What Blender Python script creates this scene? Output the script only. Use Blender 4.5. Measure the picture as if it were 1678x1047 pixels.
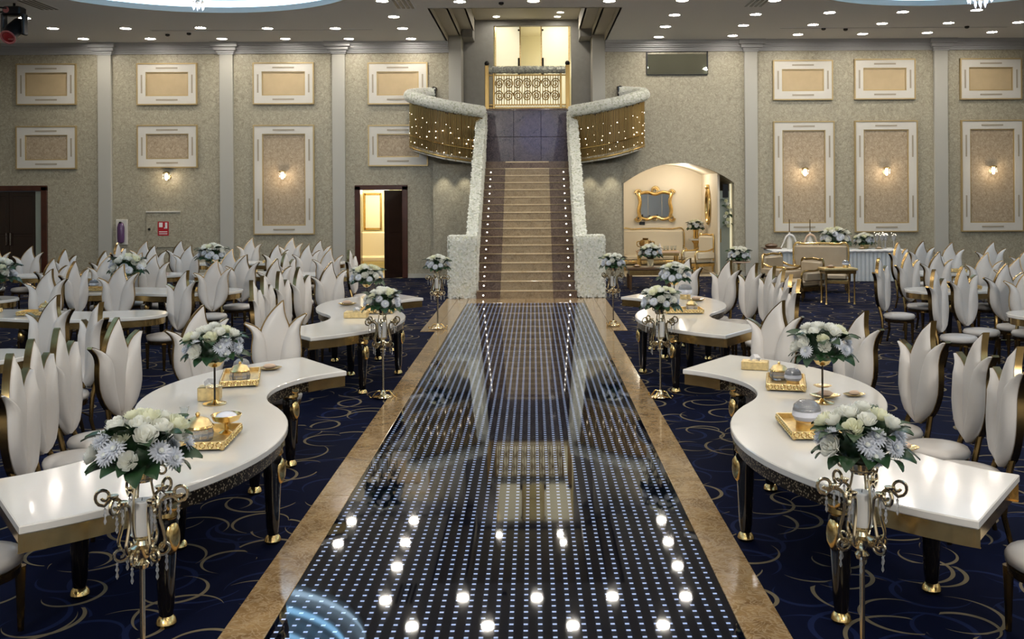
import bpy, bmesh, math, random
from mathutils import Vector, Matrix
R = math.radians
PI = math.pi
rnd = random.Random(7)
for o in list(bpy.data.objects):
    bpy.data.objects.remove(o)
sc = bpy.context.scene
C = sc.collection

# ------------------------------------------------------------------ camera, world, exposure
F = 1600.0            # focal length in pixels of the 1678 wide frame
VX, VY = 873.0, 317.0 # vanishing point of the aisle
H = 2.4               # eye height
ROLL = 0.0055
cd = bpy.data.cameras.new('camera')
cam = bpy.data.objects.new('camera', cd)
C.objects.link(cam)
cd.sensor_fit = 'HORIZONTAL'
cd.sensor_width = 36.0
cd.lens = F / 1678.0 * 36.0
cd.shift_x = -(VX - 839.0) / 1678.0
cd.shift_y = -(523.5 - VY) / 1678.0
cd.clip_start = 0.05
cd.clip_end = 200
cam.location = (0, 0, H)
cam.rotation_euler = (Matrix.Rotation(R(90), 3, 'X') @ Matrix.Rotation(-ROLL, 3, 'Z')).to_euler()
sc.camera = cam

w = bpy.data.worlds.new('world')
sc.world = w
w.use_nodes = True
w.node_tree.nodes['Background'].inputs[0].default_value = (0.02, 0.02, 0.022, 1)
w.node_tree.nodes['Background'].inputs[1].default_value = 1.0
sc.view_settings.view_transform = 'Standard'
sc.view_settings.look = 'None'
sc.view_settings.gamma = 1
sc.view_settings.use_curve_mapping = False
sc.view_settings.exposure = 0.0
try:
    sc.cycles.sample_clamp_indirect = 4.0
    sc.cycles.sample_clamp_direct = 0.0
    sc.cycles.caustics_reflective = False
    sc.cycles.caustics_refractive = False
    sc.cycles.blur_glossy = 1.0
except Exception:
    pass
L_DOWN = 150.0     # downlight lens radiance
L_COVE = 3.2      # dome cove strip radiance
DOMES = [(-7.15, 19.4), (9.0, 19.0), (-7.15, 9.2), (9.0, 9.2), (-7.15, -1.0), (9.0, -1.0)]
DOME_R = 3.8

def ypx(px, py):
    return py + ROLL * (px - VX)
def at_y(px, py, Y):          # point of a sight line at depth Y
    return Vector(((px - VX) * Y / F, Y, H + (VY - ypx(px, py)) * Y / F))
def at_z(px, py, z):          # point of a sight line at height z
    Y = F * (H - z) / (ypx(px, py) - VY)
    return Vector(((px - VX) * Y / F, Y, z))

# ------------------------------------------------------------------ materials
MATS = {}
def new_mat(name):
    m = bpy.data.materials.new(name)
    m.use_nodes = True
    MATS[name] = m
    return m, m.node_tree.nodes, m.node_tree.links, m.node_tree.nodes['Principled BSDF']
def pm(name, col, rough=0.5, metal=0.0, spec=0.5, coat=0.0, emit=None, es=0.0, trans=0.0, ior=1.45, vary=0.0, vscale=8.0, bump=0.0, bscale=40.0, sheen=0.0):
    m, n, l, b = new_mat(name)
    b.inputs['Base Color'].default_value = (*col, 1)
    b.inputs['Roughness'].default_value = rough
    b.inputs['Metallic'].default_value = metal
    b.inputs['Specular IOR Level'].default_value = spec
    b.inputs['Coat Weight'].default_value = coat
    b.inputs['Coat Roughness'].default_value = 0.04
    b.inputs['Transmission Weight'].default_value = trans
    b.inputs['IOR'].default_value = ior
    b.inputs['Sheen Weight'].default_value = sheen
    if emit:
        b.inputs['Emission Color'].default_value = (*emit, 1)
        b.inputs['Emission Strength'].default_value = es
    tc = None
    if vary > 0 or bump > 0:
        tc = n.new('ShaderNodeTexCoord')
    if vary > 0:
        t = n.new('ShaderNodeTexNoise'); t.inputs['Scale'].default_value = vscale; t.inputs['Detail'].default_value = 4
        l.new(tc.outputs['Object'], t.inputs['Vector'])
        r = n.new('ShaderNodeValToRGB')
        r.color_ramp.elements[0].position = 0.3; r.color_ramp.elements[1].position = 0.7
        r.color_ramp.elements[0].color = (*[max(0, c * (1 - vary)) for c in col], 1)
        r.color_ramp.elements[1].color = (*[min(1, c * (1 + vary)) for c in col], 1)
        l.new(t.outputs['Fac'], r.inputs['Fac'])
        l.new(r.outputs['Color'], b.inputs['Base Color'])
    if bump > 0:
        t2 = n.new('ShaderNodeTexNoise'); t2.inputs['Scale'].default_value = bscale; t2.inputs['Detail'].default_value = 3
        l.new(tc.outputs['Object'], t2.inputs['Vector'])
        bn = n.new('ShaderNodeBump'); bn.inputs['Strength'].default_value = bump; bn.inputs['Distance'].default_value = 0.01
        l.new(t2.outputs['Fac'], bn.inputs['Height'])
        l.new(bn.outputs['Normal'], b.inputs['Normal'])
    return m

class NG:
    """tiny helper to wire maths nodes"""
    def __init__(s, n, l): s.n, s.l = n, l
    def m(s, op, a, b=None, c=None, clamp=False):
        q = s.n.new('ShaderNodeMath'); q.operation = op; q.use_clamp = clamp
        for i, v in enumerate((a, b, c)):
            if v is None: continue
            if isinstance(v, (int, float)): q.inputs[i].default_value = v
            else: s.l.new(v, q.inputs[i])
        return q.outputs[0]
    def mix(s, f, a, b):
        q = s.n.new('ShaderNodeMix'); q.data_type = 'RGBA'
        for sock, v in ((q.inputs[0], f), (q.inputs[6], a), (q.inputs[7], b)):
            if isinstance(v, tuple): sock.default_value = (*v, 1)
            elif isinstance(v, (int, float)): sock.default_value = v
            else: s.l.new(v, sock)
        return q.outputs[2]

def damask(name, c0, c1, scale=3.2, rough=0.45, spec=0.4, bump=0.25):
    m, n, l, b = new_mat(name)
    g = NG(n, l)
    tc = n.new('ShaderNodeTexCoord')
    nz = n.new('ShaderNodeTexNoise'); nz.inputs['Scale'].default_value = scale; nz.inputs['Detail'].default_value = 3
    l.new(tc.outputs['Object'], nz.inputs['Vector'])
    ad = n.new('ShaderNodeVectorMath'); ad.operation = 'MULTIPLY_ADD'
    l.new(nz.outputs['Color'], ad.inputs[0]); ad.inputs[1].default_value = (0.5, 0.5, 0.5)
    l.new(tc.outputs['Object'], ad.inputs[2])
    wv = n.new('ShaderNodeTexVoronoi'); wv.feature = 'DISTANCE_TO_EDGE'; wv.inputs['Scale'].default_value = scale * 2.2
    l.new(ad.outputs[0], wv.inputs['Vector'])
    n2 = n.new('ShaderNodeTexNoise'); n2.inputs['Scale'].default_value = scale * 3.2; n2.inputs['Detail'].default_value = 5
    n2.inputs['Distortion'].default_value = 3.2
    l.new(ad.outputs[0], n2.inputs['Vector'])
    f1 = g.m('SMOOTH_MIN', g.m('MULTIPLY', wv.outputs['Distance'], 5.0), 1.0, 0.2)
    f2 = g.m('MULTIPLY_ADD', n2.outputs['Fac'], 2.4, -0.75, True)
    f = g.m('MULTIPLY_ADD', f1, 0.25, g.m('MULTIPLY', f2, 0.75), True)
    col = g.mix(f, c0, c1)
    l.new(col, b.inputs['Base Color'])
    b.inputs['Roughness'].default_value = rough
    b.inputs['Specular IOR Level'].default_value = spec
    bn = n.new('ShaderNodeBump'); bn.inputs['Strength'].default_value = bump; bn.inputs['Distance'].default_value = 0.01
    l.new(f, bn.inputs['Height']); l.new(bn.outputs['Normal'], b.inputs['Normal'])
    return m

def marble(name, c0, c1, c2, scale=3.0, rough=0.12, coat=0.3):
    m, n, l, b = new_mat(name)
    g = NG(n, l)
    tc = n.new('ShaderNodeTexCoord')
    gm = n.new('ShaderNodeNewGeometry')
    nz = n.new('ShaderNodeTexNoise'); nz.inputs['Scale'].default_value = scale; nz.inputs['Detail'].default_value = 8
    nz.inputs['Distortion'].default_value = 1.2; nz.inputs['Roughness'].default_value = 0.65
    l.new(gm.outputs['Position'], nz.inputs['Vector'])
    vo = n.new('ShaderNodeTexNoise'); vo.inputs['Scale'].default_value = scale * 2.3; vo.inputs['Detail'].default_value = 6
    vo.inputs['Distortion'].default_value = 3.0
    l.new(gm.outputs['Position'], vo.inputs['Vector'])
    a = g.m('MULTIPLY_ADD', nz.outputs['Fac'], 3.0, -1.0, True)
    vein = g.m('SUBTRACT', 1.0, g.m('MULTIPLY', g.m('ABSOLUTE', g.m('SUBTRACT', vo.outputs['Fac'], 0.5)), 14.0), None, True)
    col = g.mix(g.m('MULTIPLY', vein, 0.55), g.mix(a, c0, c1), c2)
    l.new(col, b.inputs['Base Color'])
    b.inputs['Roughness'].default_value = rough
    b.inputs['Coat Weight'].default_value = coat
    b.inputs['Coat Roughness'].default_value = 0.05
    return m

def carpet_mat():
    m, n, l, b = new_mat('navy_swirl_carpet')
    g = NG(n, l)
    gm = n.new('ShaderNodeNewGeometry')
    def layer(scale, seed, r0, wid, frac):
        mp = n.new('ShaderNodeVectorMath'); mp.operation = 'MULTIPLY_ADD'
        l.new(gm.outputs['Position'], mp.inputs[0]); mp.inputs[1].default_value = (scale, scale, 0); mp.inputs[2].default_value = (seed, seed * 1.7, 0)
        vo = n.new('ShaderNodeTexVoronoi'); vo.voronoi_dimensions = '2D'; vo.inputs['Scale'].default_value = 1.0; vo.inputs['Randomness'].default_value = 0.75
        l.new(mp.outputs[0], vo.inputs['Vector'])
        d = n.new('ShaderNodeVectorMath'); d.operation = 'SUBTRACT'
        l.new(mp.outputs[0], d.inputs[0]); l.new(vo.outputs['Position'], d.inputs[1])
        sp = n.new('ShaderNodeSeparateXYZ'); l.new(d.outputs[0], sp.inputs[0])
        cs = n.new('ShaderNodeSeparateColor'); l.new(vo.outputs['Color'], cs.inputs[0])
        ang = g.m('ARCTAN2', sp.outputs[1], sp.outputs[0])
        t = g.m('FRACT', g.m('ADD', g.m('DIVIDE', ang, 2 * PI), cs.outputs[0]))   # 0..1 round the ring
        rad = vo.outputs['Distance']
        # spiral: radius grows with the turn
        rr = g.m('MULTIPLY_ADD', t, 0.22, g.m('MULTIPLY_ADD', cs.outputs[1], 0.12, r0))
        wd = g.m('MULTIPLY', g.m('SINE', g.m('MULTIPLY', g.m('DIVIDE', t, frac), PI)), wid)
        on = g.m('LESS_THAN', t, frac)
        line = g.m('LESS_THAN', g.m('ABSOLUTE', g.m('SUBTRACT', rad, rr)), wd)
        return g.m('MULTIPLY', on, line)
    a1 = layer(1.7, 3.1, 0.20, 0.024, 0.72)
    a2 = layer(1.5, 11.7, 0.27, 0.020, 0.6)
    b1 = layer(1.6, 23.9, 0.24, 0.026, 0.8)
    b2 = layer(1.35, 41.3, 0.18, 0.024, 0.7)
    fz = n.new('ShaderNodeTexNoise'); fz.inputs['Scale'].default_value = 260; fz.inputs['Detail'].default_value = 2
    l.new(gm.outputs['Position'], fz.inputs['Vector'])
    base = g.mix(fz.outputs['Fac'], (0.0010, 0.0022, 0.012), (0.0028, 0.0058, 0.027))
    c = g.mix(g.m('MULTIPLY', g.m('MAXIMUM', b1, b2), 0.8), base, (0.012, 0.020, 0.070))
    c = g.mix(g.m('MULTIPLY', g.m('MAXIMUM', a1, a2), 0.9), c, (0.21, 0.17, 0.105))
    l.new(c, b.inputs['Base Color'])
    b.inputs['Roughness'].default_value = 0.85
    b.inputs['Specular IOR Level'].default_value = 0.06
    b.inputs['Sheen Weight'].default_value = 0.0
    bn = n.new('ShaderNodeBump'); bn.inputs['Strength'].default_value = 0.3; bn.inputs['Distance'].default_value = 0.004
    l.new(fz.outputs['Fac'], bn.inputs['Height']); l.new(bn.outputs['Normal'], b.inputs['Normal'])
    return m

def led_mat():
    m, n, l, b = new_mat('led_glass')
    g = NG(n, l)
    gm = n.new('ShaderNodeNewGeometry')
    sp = n.new('ShaderNodeSeparateXYZ'); l.new(gm.outputs['Position'], sp.inputs[0])
    P = 0.0802
    fx = g.m('ABSOLUTE', g.m('SUBTRACT', g.m('FRACT', g.m('DIVIDE', g.m('ADD', sp.outputs[0], 10 * P * 16 + 1.455), P)), 0.5))
    fy = g.m('ABSOLUTE', g.m('SUBTRACT', g.m('FRACT', g.m('DIVIDE', sp.outputs[1], P)), 0.5))
    dot = g.m('MULTIPLY', g.m('LESS_THAN', fx, 0.15), g.m('LESS_THAN', fy, 0.12))
    glow = g.m('MULTIPLY', g.m('LESS_THAN', fx, 0.2), 0.02)
    fr = n.new('ShaderNodeTexNoise'); fr.inputs['Scale'].default_value = 1.2
    l.new(gm.outputs['Position'], fr.inputs['Vector'])
    ec = g.mix(fr.outputs['Fac'], (0.42, 0.58, 1.0), (0.66, 0.76, 1.0))
    l.new(ec, b.inputs['Emission Color'])
    l.new(g.m('MULTIPLY', g.m('ADD', dot, glow), 0.85), b.inputs['Emission Strength'])
    b.inputs['Base Color'].default_value = (0.002, 0.003, 0.008, 1)
    b.inputs['Roughness'].default_value = 0.03
    b.inputs['Specular IOR Level'].default_value = 0.5
    return m

damask('wallpaper', (0.230, 0.204, 0.143), (0.50, 0.455, 0.342), scale=3.3, spec=0.5, rough=0.4)
damask('panel_damask', (0.25, 0.18, 0.11), (0.56, 0.46, 0.33), scale=3.6)
pm('panel_plain', (0.50, 0.38, 0.22), 0.5, vary=0.06, vscale=3)
pm('pilaster_paint', (0.43, 0.415, 0.365), 0.45)
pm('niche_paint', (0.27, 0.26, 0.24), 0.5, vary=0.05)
pm('ceiling_paint', (0.80, 0.80, 0.81), 0.7)
pm('bounce_white', (0.82, 0.81, 0.79), 0.6)  # white picked to bounce light off the unseen front wall and added platform
pm('cornice_paint', (0.40, 0.40, 0.40), 0.6)
pm('coffer_paint', (0.50, 0.46, 0.38), 0.6)
pm('white_trim', (0.62, 0.59, 0.53), 0.4)
pm('slot_grey', (0.36, 0.31, 0.23), 0.4)
pm('gold', (0.84, 0.60, 0.25), 0.2, metal=1.0, vary=0.12, vscale=12)
pm('gold_satin', (0.90, 0.68, 0.34), 0.36, metal=1.0, vary=0.15, vscale=30)
pm('gold_paint', (0.50, 0.37, 0.18), 0.38, metal=0.5)
pm('champagne', (0.80, 0.68, 0.46), 0.2, metal=1.0)
pm('bronze', (0.30, 0.20, 0.08), 0.25, metal=1.0, vary=0.2, vscale=10)
pm('rail_gold', (0.40, 0.27, 0.10), 0.35, metal=0.85)
pm('rail_backing', (0.10, 0.06, 0.022), 0.4, metal=0.4)
pm('frosted_lit', (0.9, 0.86, 0.66), 0.5, emit=(1.0, 0.92, 0.62), es=0.42)  # emission stands in for light coming through frosted panes
pm('black_lacquer', (0.006, 0.005, 0.005), 0.12, coat=0.6)
pm('black_metal', (0.012, 0.012, 0.013), 0.35, metal=0.3)
pm('cream_leather', (0.60, 0.565, 0.53), 0.34, bump=0.05, bscale=18)
pm('tan_leather', (0.42, 0.33, 0.22), 0.42, vary=0.08, vscale=3)
pm('cream_fabric', (0.70, 0.62, 0.47), 0.6)
pm('white_lacquer', (0.80, 0.77, 0.715), 0.13, coat=0.25, vary=0.02, vscale=2)
pm('dark_wood', (0.020, 0.009, 0.006), 0.25, coat=0.4, vary=0.3, vscale=3)
pm('red_wood', (0.055, 0.015, 0.008), 0.25, coat=0.4, vary=0.3, vscale=3)
pm('brown_wood', (0.10, 0.055, 0.028), 0.3, coat=0.3, vary=0.2, vscale=4)
pm('leaf_green', (0.014, 0.042, 0.014), 0.35, vary=0.5, vscale=9)
pm('leaf_light', (0.06, 0.12, 0.03), 0.4, vary=0.3, vscale=9)
pm('petal_white', (0.92, 0.92, 0.86), 0.55, vary=0.03)
pm('petal_blue', (0.89, 0.91, 0.96), 0.55, vary=0.03)
pm('petal_cream', (0.90, 0.90, 0.72), 0.55, vary=0.05)
pm('hedge_white', (0.92, 0.92, 0.87), 0.6)
pm('hedge_core', (0.66, 0.67, 0.57), 0.9, vary=0.25, vscale=20)
pm('flower_heart', (0.70, 0.72, 0.66), 0.6)
pm('candle_wax', (0.82, 0.80, 0.76), 0.4)
pm('crystal', (0.92, 0.93, 0.95), 0.03, trans=0.75, ior=1.6, spec=0.9)
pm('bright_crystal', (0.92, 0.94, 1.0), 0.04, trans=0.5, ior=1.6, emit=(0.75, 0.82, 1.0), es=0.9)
pm('thin_glass', (0.92, 0.95, 0.95), 0.02, trans=0.95, ior=1.2)
pm('mirror', (0.55, 0.56, 0.55), 0.02, metal=1.0)
pm('dark_mirror', (0.80, 0.84, 0.70), 0.03, metal=1.0)
pm('smoked_glass', (0.36, 0.40, 0.35), 0.08, metal=0.35)
pm('downlight_lens', (1, 1, 1), 0.5, emit=(1.0, 0.93, 0.82), es=L_DOWN)
pm('cove_light', (1, 1, 1), 0.5, emit=(0.55, 0.78, 1.0), es=L_COVE)
pm('cove_blue', (1, 1, 1), 0.5, emit=(0.30, 0.64, 1.0), es=5.0)
pm('sconce_glow', (1, 1, 1), 0.4, emit=(1.0, 0.83, 0.58), es=5.0)
pm('step_lamp', (1, 1, 1), 0.4, emit=(1.0, 0.93, 0.82), es=6.0)
pm('fairy_lamp', (1, 1, 1), 0.4, emit=(1.0, 0.86, 0.66), es=6.0)
pm('red_sign', (0.42, 0.012, 0.02), 0.45)
pm('white_sign', (0.75, 0.72, 0.70), 0.45)
pm('purple_cover', (0.10, 0.045, 0.12), 0.25, coat=0.5)
pm('red_lens', (0.22, 0.02, 0.02), 0.15, coat=0.6, emit=(0.8, 0.05, 0.05), es=0.01)
pm('pink_ring', (0.40, 0.13, 0.12), 0.3)
pm('table_linen', (0.60, 0.62, 0.62), 0.7, vary=0.04)
pm('cream_wall', (0.78, 0.70, 0.56), 0.6)
pm('bright_room', (0.86, 0.80, 0.56), 0.6)
pm('cream_floor', (0.55, 0.47, 0.34), 0.3)
pm('pearl', (0.80, 0.80, 0.86), 0.2, coat=0.5)
pm('lattice_backlight', (0.95, 0.88, 0.62), 0.5, emit=(1.0, 0.90, 0.60), es=0.75)  # emission takes the place of light from the room behind
pm('chrome', (0.8, 0.8, 0.8), 0.12, metal=1.0)
pm('garland_grey', (0.42, 0.42, 0.38), 0.7, vary=0.3, vscale=30)
pm('peach_cloth', (0.66, 0.47, 0.33), 0.6)
marble('tan_marble', (0.20, 0.115, 0.048), (0.46, 0.30, 0.14), (0.60, 0.46, 0.29), 3.6)
marble('step_marble', (0.075, 0.045, 0.035), (0.16, 0.105, 0.075), (0.24, 0.17, 0.12), 2.6, 0.10, 0.5)
marble('runner_marble', (0.20, 0.14, 0.075), (0.37, 0.28, 0.165), (0.46, 0.36, 0.23), 4.0, 0.14, 0.4)
marble('nosing_marble', (0.46, 0.34, 0.19), (0.60, 0.47, 0.29), (0.68, 0.57, 0.4), 5.0, 0.2, 0.3)
marble('dark_marble', (0.012, 0.009, 0.011), (0.075, 0.052, 0.055), (0.17, 0.125, 0.125), 3.4, 0.22, 0.1)
_m = MATS['dark_marble']; _n, _l = _m.node_tree.nodes, _m.node_tree.links
_t = _n.new('ShaderNodeTexNoise'); _t.inputs['Scale'].default_value = 1.6; _g = _n.new('ShaderNodeNewGeometry'); _l.new(_g.outputs['Position'], _t.inputs['Vector'])
_b = _n.new('ShaderNodeBump'); _b.inputs['Strength'].default_value = 0.06; _b.inputs['Distance'].default_value = 0.05; _l.new(_t.outputs['Fac'], _b.inputs['Height'])
_l.new(_b.outputs['Normal'], _n['Principled BSDF'].inputs['Normal']); _l.new(_b.outputs['Normal'], _n['Principled BSDF'].inputs['Coat Normal'])
carpet_mat()
led_mat()
def apron_mosaic():
    m, n, l, b = new_mat('apron_mosaic')
    g = NG(n, l)
    tc = n.new('ShaderNodeTexCoord')
    vo = n.new('ShaderNodeTexVoronoi'); vo.inputs['Scale'].default_value = 60; vo.inputs['Randomness'].default_value = 0.9
    l.new(tc.outputs['Object'], vo.inputs['Vector'])
    f = g.m('LESS_THAN', vo.outputs['Distance'], 0.36)
    l.new(g.mix(f, (0.06, 0.045, 0.03), (0.62, 0.50, 0.30)), b.inputs['Base Color'])
    b.inputs['Metallic'].default_value = 0.9
    b.inputs['Roughness'].default_value = 0.28
    bn = n.new('ShaderNodeBump'); bn.inputs['Strength'].default_value = 0.6; bn.inputs['Distance'].default_value = 0.005
    l.new(f, bn.inputs['Height']); l.new(bn.outputs['Normal'], b.inputs['Normal'])
apron_mosaic()

def thin_petal(name, f=0.45):
    m = MATS[name]; n, l = m.node_tree.nodes, m.node_tree.links
    b = n['Principled BSDF']; out = n['Material Output']
    tr = n.new('ShaderNodeBsdfTranslucent'); tr.inputs['Color'].default_value = b.inputs['Base Color'].default_value
    mx = n.new('ShaderNodeMixShader'); mx.inputs[0].default_value = f
    l.new(b.outputs[0], mx.inputs[1]); l.new(tr.outputs[0], mx.inputs[2]); l.new(mx.outputs[0], out.inputs['Surface'])
for q in ('petal_white', 'petal_blue', 'petal_cream', 'hedge_white'): thin_petal(q)

# ------------------------------------------------------------------ mesh builder
class MB:
    def __init__(s): s.v = []; s.f = []
    def add(s, vs, fs):
        k = len(s.v); s.v += [tuple(p) for p in vs]; s.f += [tuple(i + k for i in q) for q in fs]; return s
    def box(s, x0, x1, y0, y1, z0, z1, ch=0.0):
        if ch <= 0:
            return s.add([(x0,y0,z0),(x1,y0,z0),(x1,y1,z0),(x0,y1,z0),(x0,y0,z1),(x1,y0,z1),(x1,y1,z1),(x0,y1,z1)],
                  [(0,3,2,1),(4,5,6,7),(0,1,5,4),(1,2,6,5),(2,3,7,6),(3,0,4,7)])
        vs = []
        for (z, e) in ((z0, ch), (z0 + ch, 0), (z1 - ch, 0), (z1, ch)):
            xa, xb, ya, yb = x0 + e, x1 - e, y0 + e, y1 - e
            c = ch
            vs += [(xa+c,ya,z),(xb-c,ya,z),(xb,ya+c,z),(xb,yb-c,z),(xb-c,yb,z),(xa+c,yb,z),(xa,yb-c,z),(xa,ya+c,z)]
        fs = [tuple(range(7, -1, -1)), tuple(range(24, 32))]
        for r in range(3):
            for i in range(8):
                j = (i + 1) % 8
                fs.append((r*8+i, r*8+j, r*8+8+j, r*8+8+i))
        return s.add(vs, fs)
    def lathe(s, prof, n=16, c=(0, 0, 0), sx=1.0, sy=1.0, caps=True):
        vs = []; fs = []
        for (r, z) in prof:
            for i in range(n):
                a = 2 * PI * i / n
                vs.append((c[0] + r * sx * math.cos(a), c[1] + r * sy * math.sin(a), c[2] + z))
        for k in range(len(prof) - 1):
            for i in range(n):
                j = (i + 1) % n
                fs.append((k*n+i, k*n+j, k*n+n+j, k*n+n+i))
        if caps and prof[0][0] > 1e-6: fs.append(tuple(range(n - 1, -1, -1)))
        if caps and prof[-1][0] > 1e-6: fs.append(tuple(range((len(prof)-1)*n, len(prof)*n)))
        return s.add(vs, fs)
    def ball(s, r, c, n=10, sx=1, sy=1, sz=1, rings=6):
        prof = [(max(1e-5, r * math.sin(PI * i / rings)), -r * sz * math.cos(PI * i / rings)) for i in range(rings + 1)]
        return s.lathe(prof, n, c, sx, sy)
    def tube(s, pts, rad, n=6, closed=False, cap=True):
        pts = [Vector(p) for p in pts]
        m = len(pts); vs = []; fs = []
        rads = rad if isinstance(rad, (list, tuple)) else [rad] * m
        up = None
        for i, p in enumerate(pts):
            if closed: t = pts[(i + 1) % m] - pts[i - 1]
            else: t = pts[min(i + 1, m - 1)] - pts[max(i - 1, 0)]
            if t.length < 1e-9: t = Vector((0, 0, 1))
            t.normalize()
            if up is None:
                up = Vector((0, 0, 1)) if abs(t.z) < 0.9 else Vector((1, 0, 0))
            u = up - t * up.dot(t)
            if u.length < 1e-6: u = t.orthogonal()
            u.normalize(); up = u
            wv = t.cross(u)
            for k in range(n):
                a = 2 * PI * k / n
                vs.append(p + (u * math.cos(a) + wv * math.sin(a)) * rads[i])
        for i in range(m if closed else m - 1):
            a0 = i * n; b0 = ((i + 1) % m) * n
            for k in range(n):
                q = (k + 1) % n
                fs.append((a0 + k, a0 + q, b0 + q, b0 + k))
        if cap and not closed:
            fs.append(tuple(range(n - 1, -1, -1))); fs.append(tuple(range((m-1)*n, m*n)))
        return s.add(vs, fs)
    def prism(s, poly, z0, z1):
        n = len(poly)
        vs = [(x, y, z0) for x, y in poly] + [(x, y, z1) for x, y in poly]
        fs = [tuple(range(n - 1, -1, -1)), tuple(range(n, 2 * n))]
        for i in range(n):
            j = (i + 1) % n
            fs.append((i, j, n + j, n + i))
        return s.add(vs, fs)
    def xform(s, M):
        s.v = [tuple(M @ Vector(p)) for p in s.v]; return s
    def mesh(s, name, mat, smooth=True, angle=38, fix=True):
        me = bpy.data.meshes.new(name)
        me.from_pydata(s.v, [], s.f)
        if fix:
            bm = bmesh.new(); bm.from_mesh(me)
            bmesh.ops.recalc_face_normals(bm, faces=bm.faces[:])
            bm.to_mesh(me); bm.free()
        me.materials.append(MATS[mat])
        if smooth:
            me.polygons.foreach_set('use_smooth', [True] * len(me.polygons))
            me.set_sharp_from_angle(angle=R(angle))
        me.update()
        return me
    def build(s, name, mat, parent=None, smooth=True, angle=38, fix=True):
        o = bpy.data.objects.new(name, s.mesh(name, mat, smooth, angle, fix))
        C.objects.link(o)
        if parent: o.parent = parent
        return o

def tag(o, label=None, cat=None, group=None, kind=None):
    if label: o['label'] = label
    if cat: o['category'] = cat
    if group: o['group'] = group
    if kind: o['kind'] = kind
    return o
def empty(name, loc=(0, 0, 0), rz=0.0, label=None, cat=None, group=None, kind=None):
    o = bpy.data.objects.new(name, None); C.objects.link(o)
    o.empty_display_size = 0.1
    o.location = loc; o.rotation_euler = (0, 0, rz)
    return tag(o, label, cat, group, kind)
def link(me, name, parent=None, loc=(0, 0, 0), rot=None, scale=None):
    o = bpy.data.objects.new(name, me); C.objects.link(o)
    if parent: o.parent = parent
    o.location = loc
    if rot is not None: o.rotation_euler = rot
    if scale is not None: o.scale = scale if hasattr(scale, '__len__') else (scale,) * 3
    return o
KIDS = {}
def children(o):
    return [c for c in bpy.data.objects if c.parent == o]
def copy_tree(o, parent=None, kids=None):
    c = o.copy(); C.objects.link(c)
    if parent: c.parent = parent
    for ch in (kids[o.name] if kids and o.name in kids else children(o)):
        copy_tree(ch, c, kids)
    return c
def kid_map(o, d=None):
    d = {} if d is None else d
    k = children(o); d[o.name] = k
    for c in k: kid_map(c, d)
    return d
def crom(pts, n):
    """Catmull-Rom through control points, n samples"""
    P = [Vector(p) for p in pts]; out = []
    m = len(P) - 1
    for i in range(n):
        t = i / (n - 1) * m; k = min(int(t), m - 1); u = t - k
        p0 = P[max(k - 1, 0)]; p1 = P[k]; p2 = P[k + 1]; p3 = P[min(k + 2, m)]
        out.append(0.5 * ((2 * p1) + (p2 - p0) * u + (2 * p0 - 5 * p1 + 4 * p2 - p3) * u * u + (3 * p1 - p0 - 3 * p2 + p3) * u ** 3))
    return out

# ================================================================== THE ROOM
XL, XR, YB, YF, ZC = -19.0, 19.0, 28.0, -12.0, 6.75
XC = -0.15                     # axis of aisle and stair
def W(px, py, Y=YB):
    p = at_y(px, py, Y); return p.x, p.z
AX0, AX1 = -1.457, 1.125       # lit aisle
BW = 0.255                     # marble border width
A0, A1 = 2.6, 21.3

fl = MB().box(XL, XR, YF, YB + 0.3, -0.2, 0.0).build('floor', 'navy_swirl_carpet', smooth=False)
tag(fl, 'navy carpet with gold and blue swirls', kind='structure')
led = MB().box(AX0, AX1, -4.0, A1, 0.0005, 0.012).build('led_aisle', 'led_glass', smooth=False)
tag(led, 'long black glass aisle with rows of white light dots leading to the staircase', 'walkway')

def border(name, x0, x1, y0, y1, step, label):
    e = empty(name, ((x0 + x1) / 2, y0, 0), kind='structure', label=label)
    L = step - 0.006
    me = MB().box(-(x1 - x0) / 2, (x1 - x0) / 2, 0, L, 0.0, 0.014, 0.003).mesh('tile', 'tan_marble', smooth=False)
    y = y0
    while y < y1 - 0.05:
        o = link(me, 'tile', e, (0, y - y0, 0))
        if y + step > y1: o.scale = (1, (y1 - y) / L, 1)
        y += step
    return e
border('trim_1', AX0 - BW, AX0 - 0.004, 1.0, A1 + 0.95, 1.35, 'brown marble strip of tiles edging the lit aisle, dark door side')
border('trim_2', AX1 + 0.004, AX1 + BW, 1.0, A1 + 0.95, 1.35, 'brown marble strip of tiles edging the lit aisle, arched alcove side')
border('trim_3', AX0 - BW - 0.26, AX0 - BW - 0.004, 17.0, A1 + 0.95, 1.4, 'extra marble strip beside the aisle end near the stairs, dark door side')
border('trim_4', AX1 + BW + 0.004, AX1 + BW + 0.26, 17.0, A1 + 0.95, 1.4, 'extra marble strip beside the aisle end near the stairs, arched alcove side')
e = empty('trim_5', (AX0, A1, 0), kind='structure', label='brown marble tiles between lit aisle and first step')
for i in range(4):
    wdt = (AX1 - AX0) / 4
    MB().box(i * wdt + 0.003, (i + 1) * wdt - 0.003, 0.004, 0.97, 0, 0.014, 0.003).build('tile', 'tan_marble', e, smooth=False)

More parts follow.
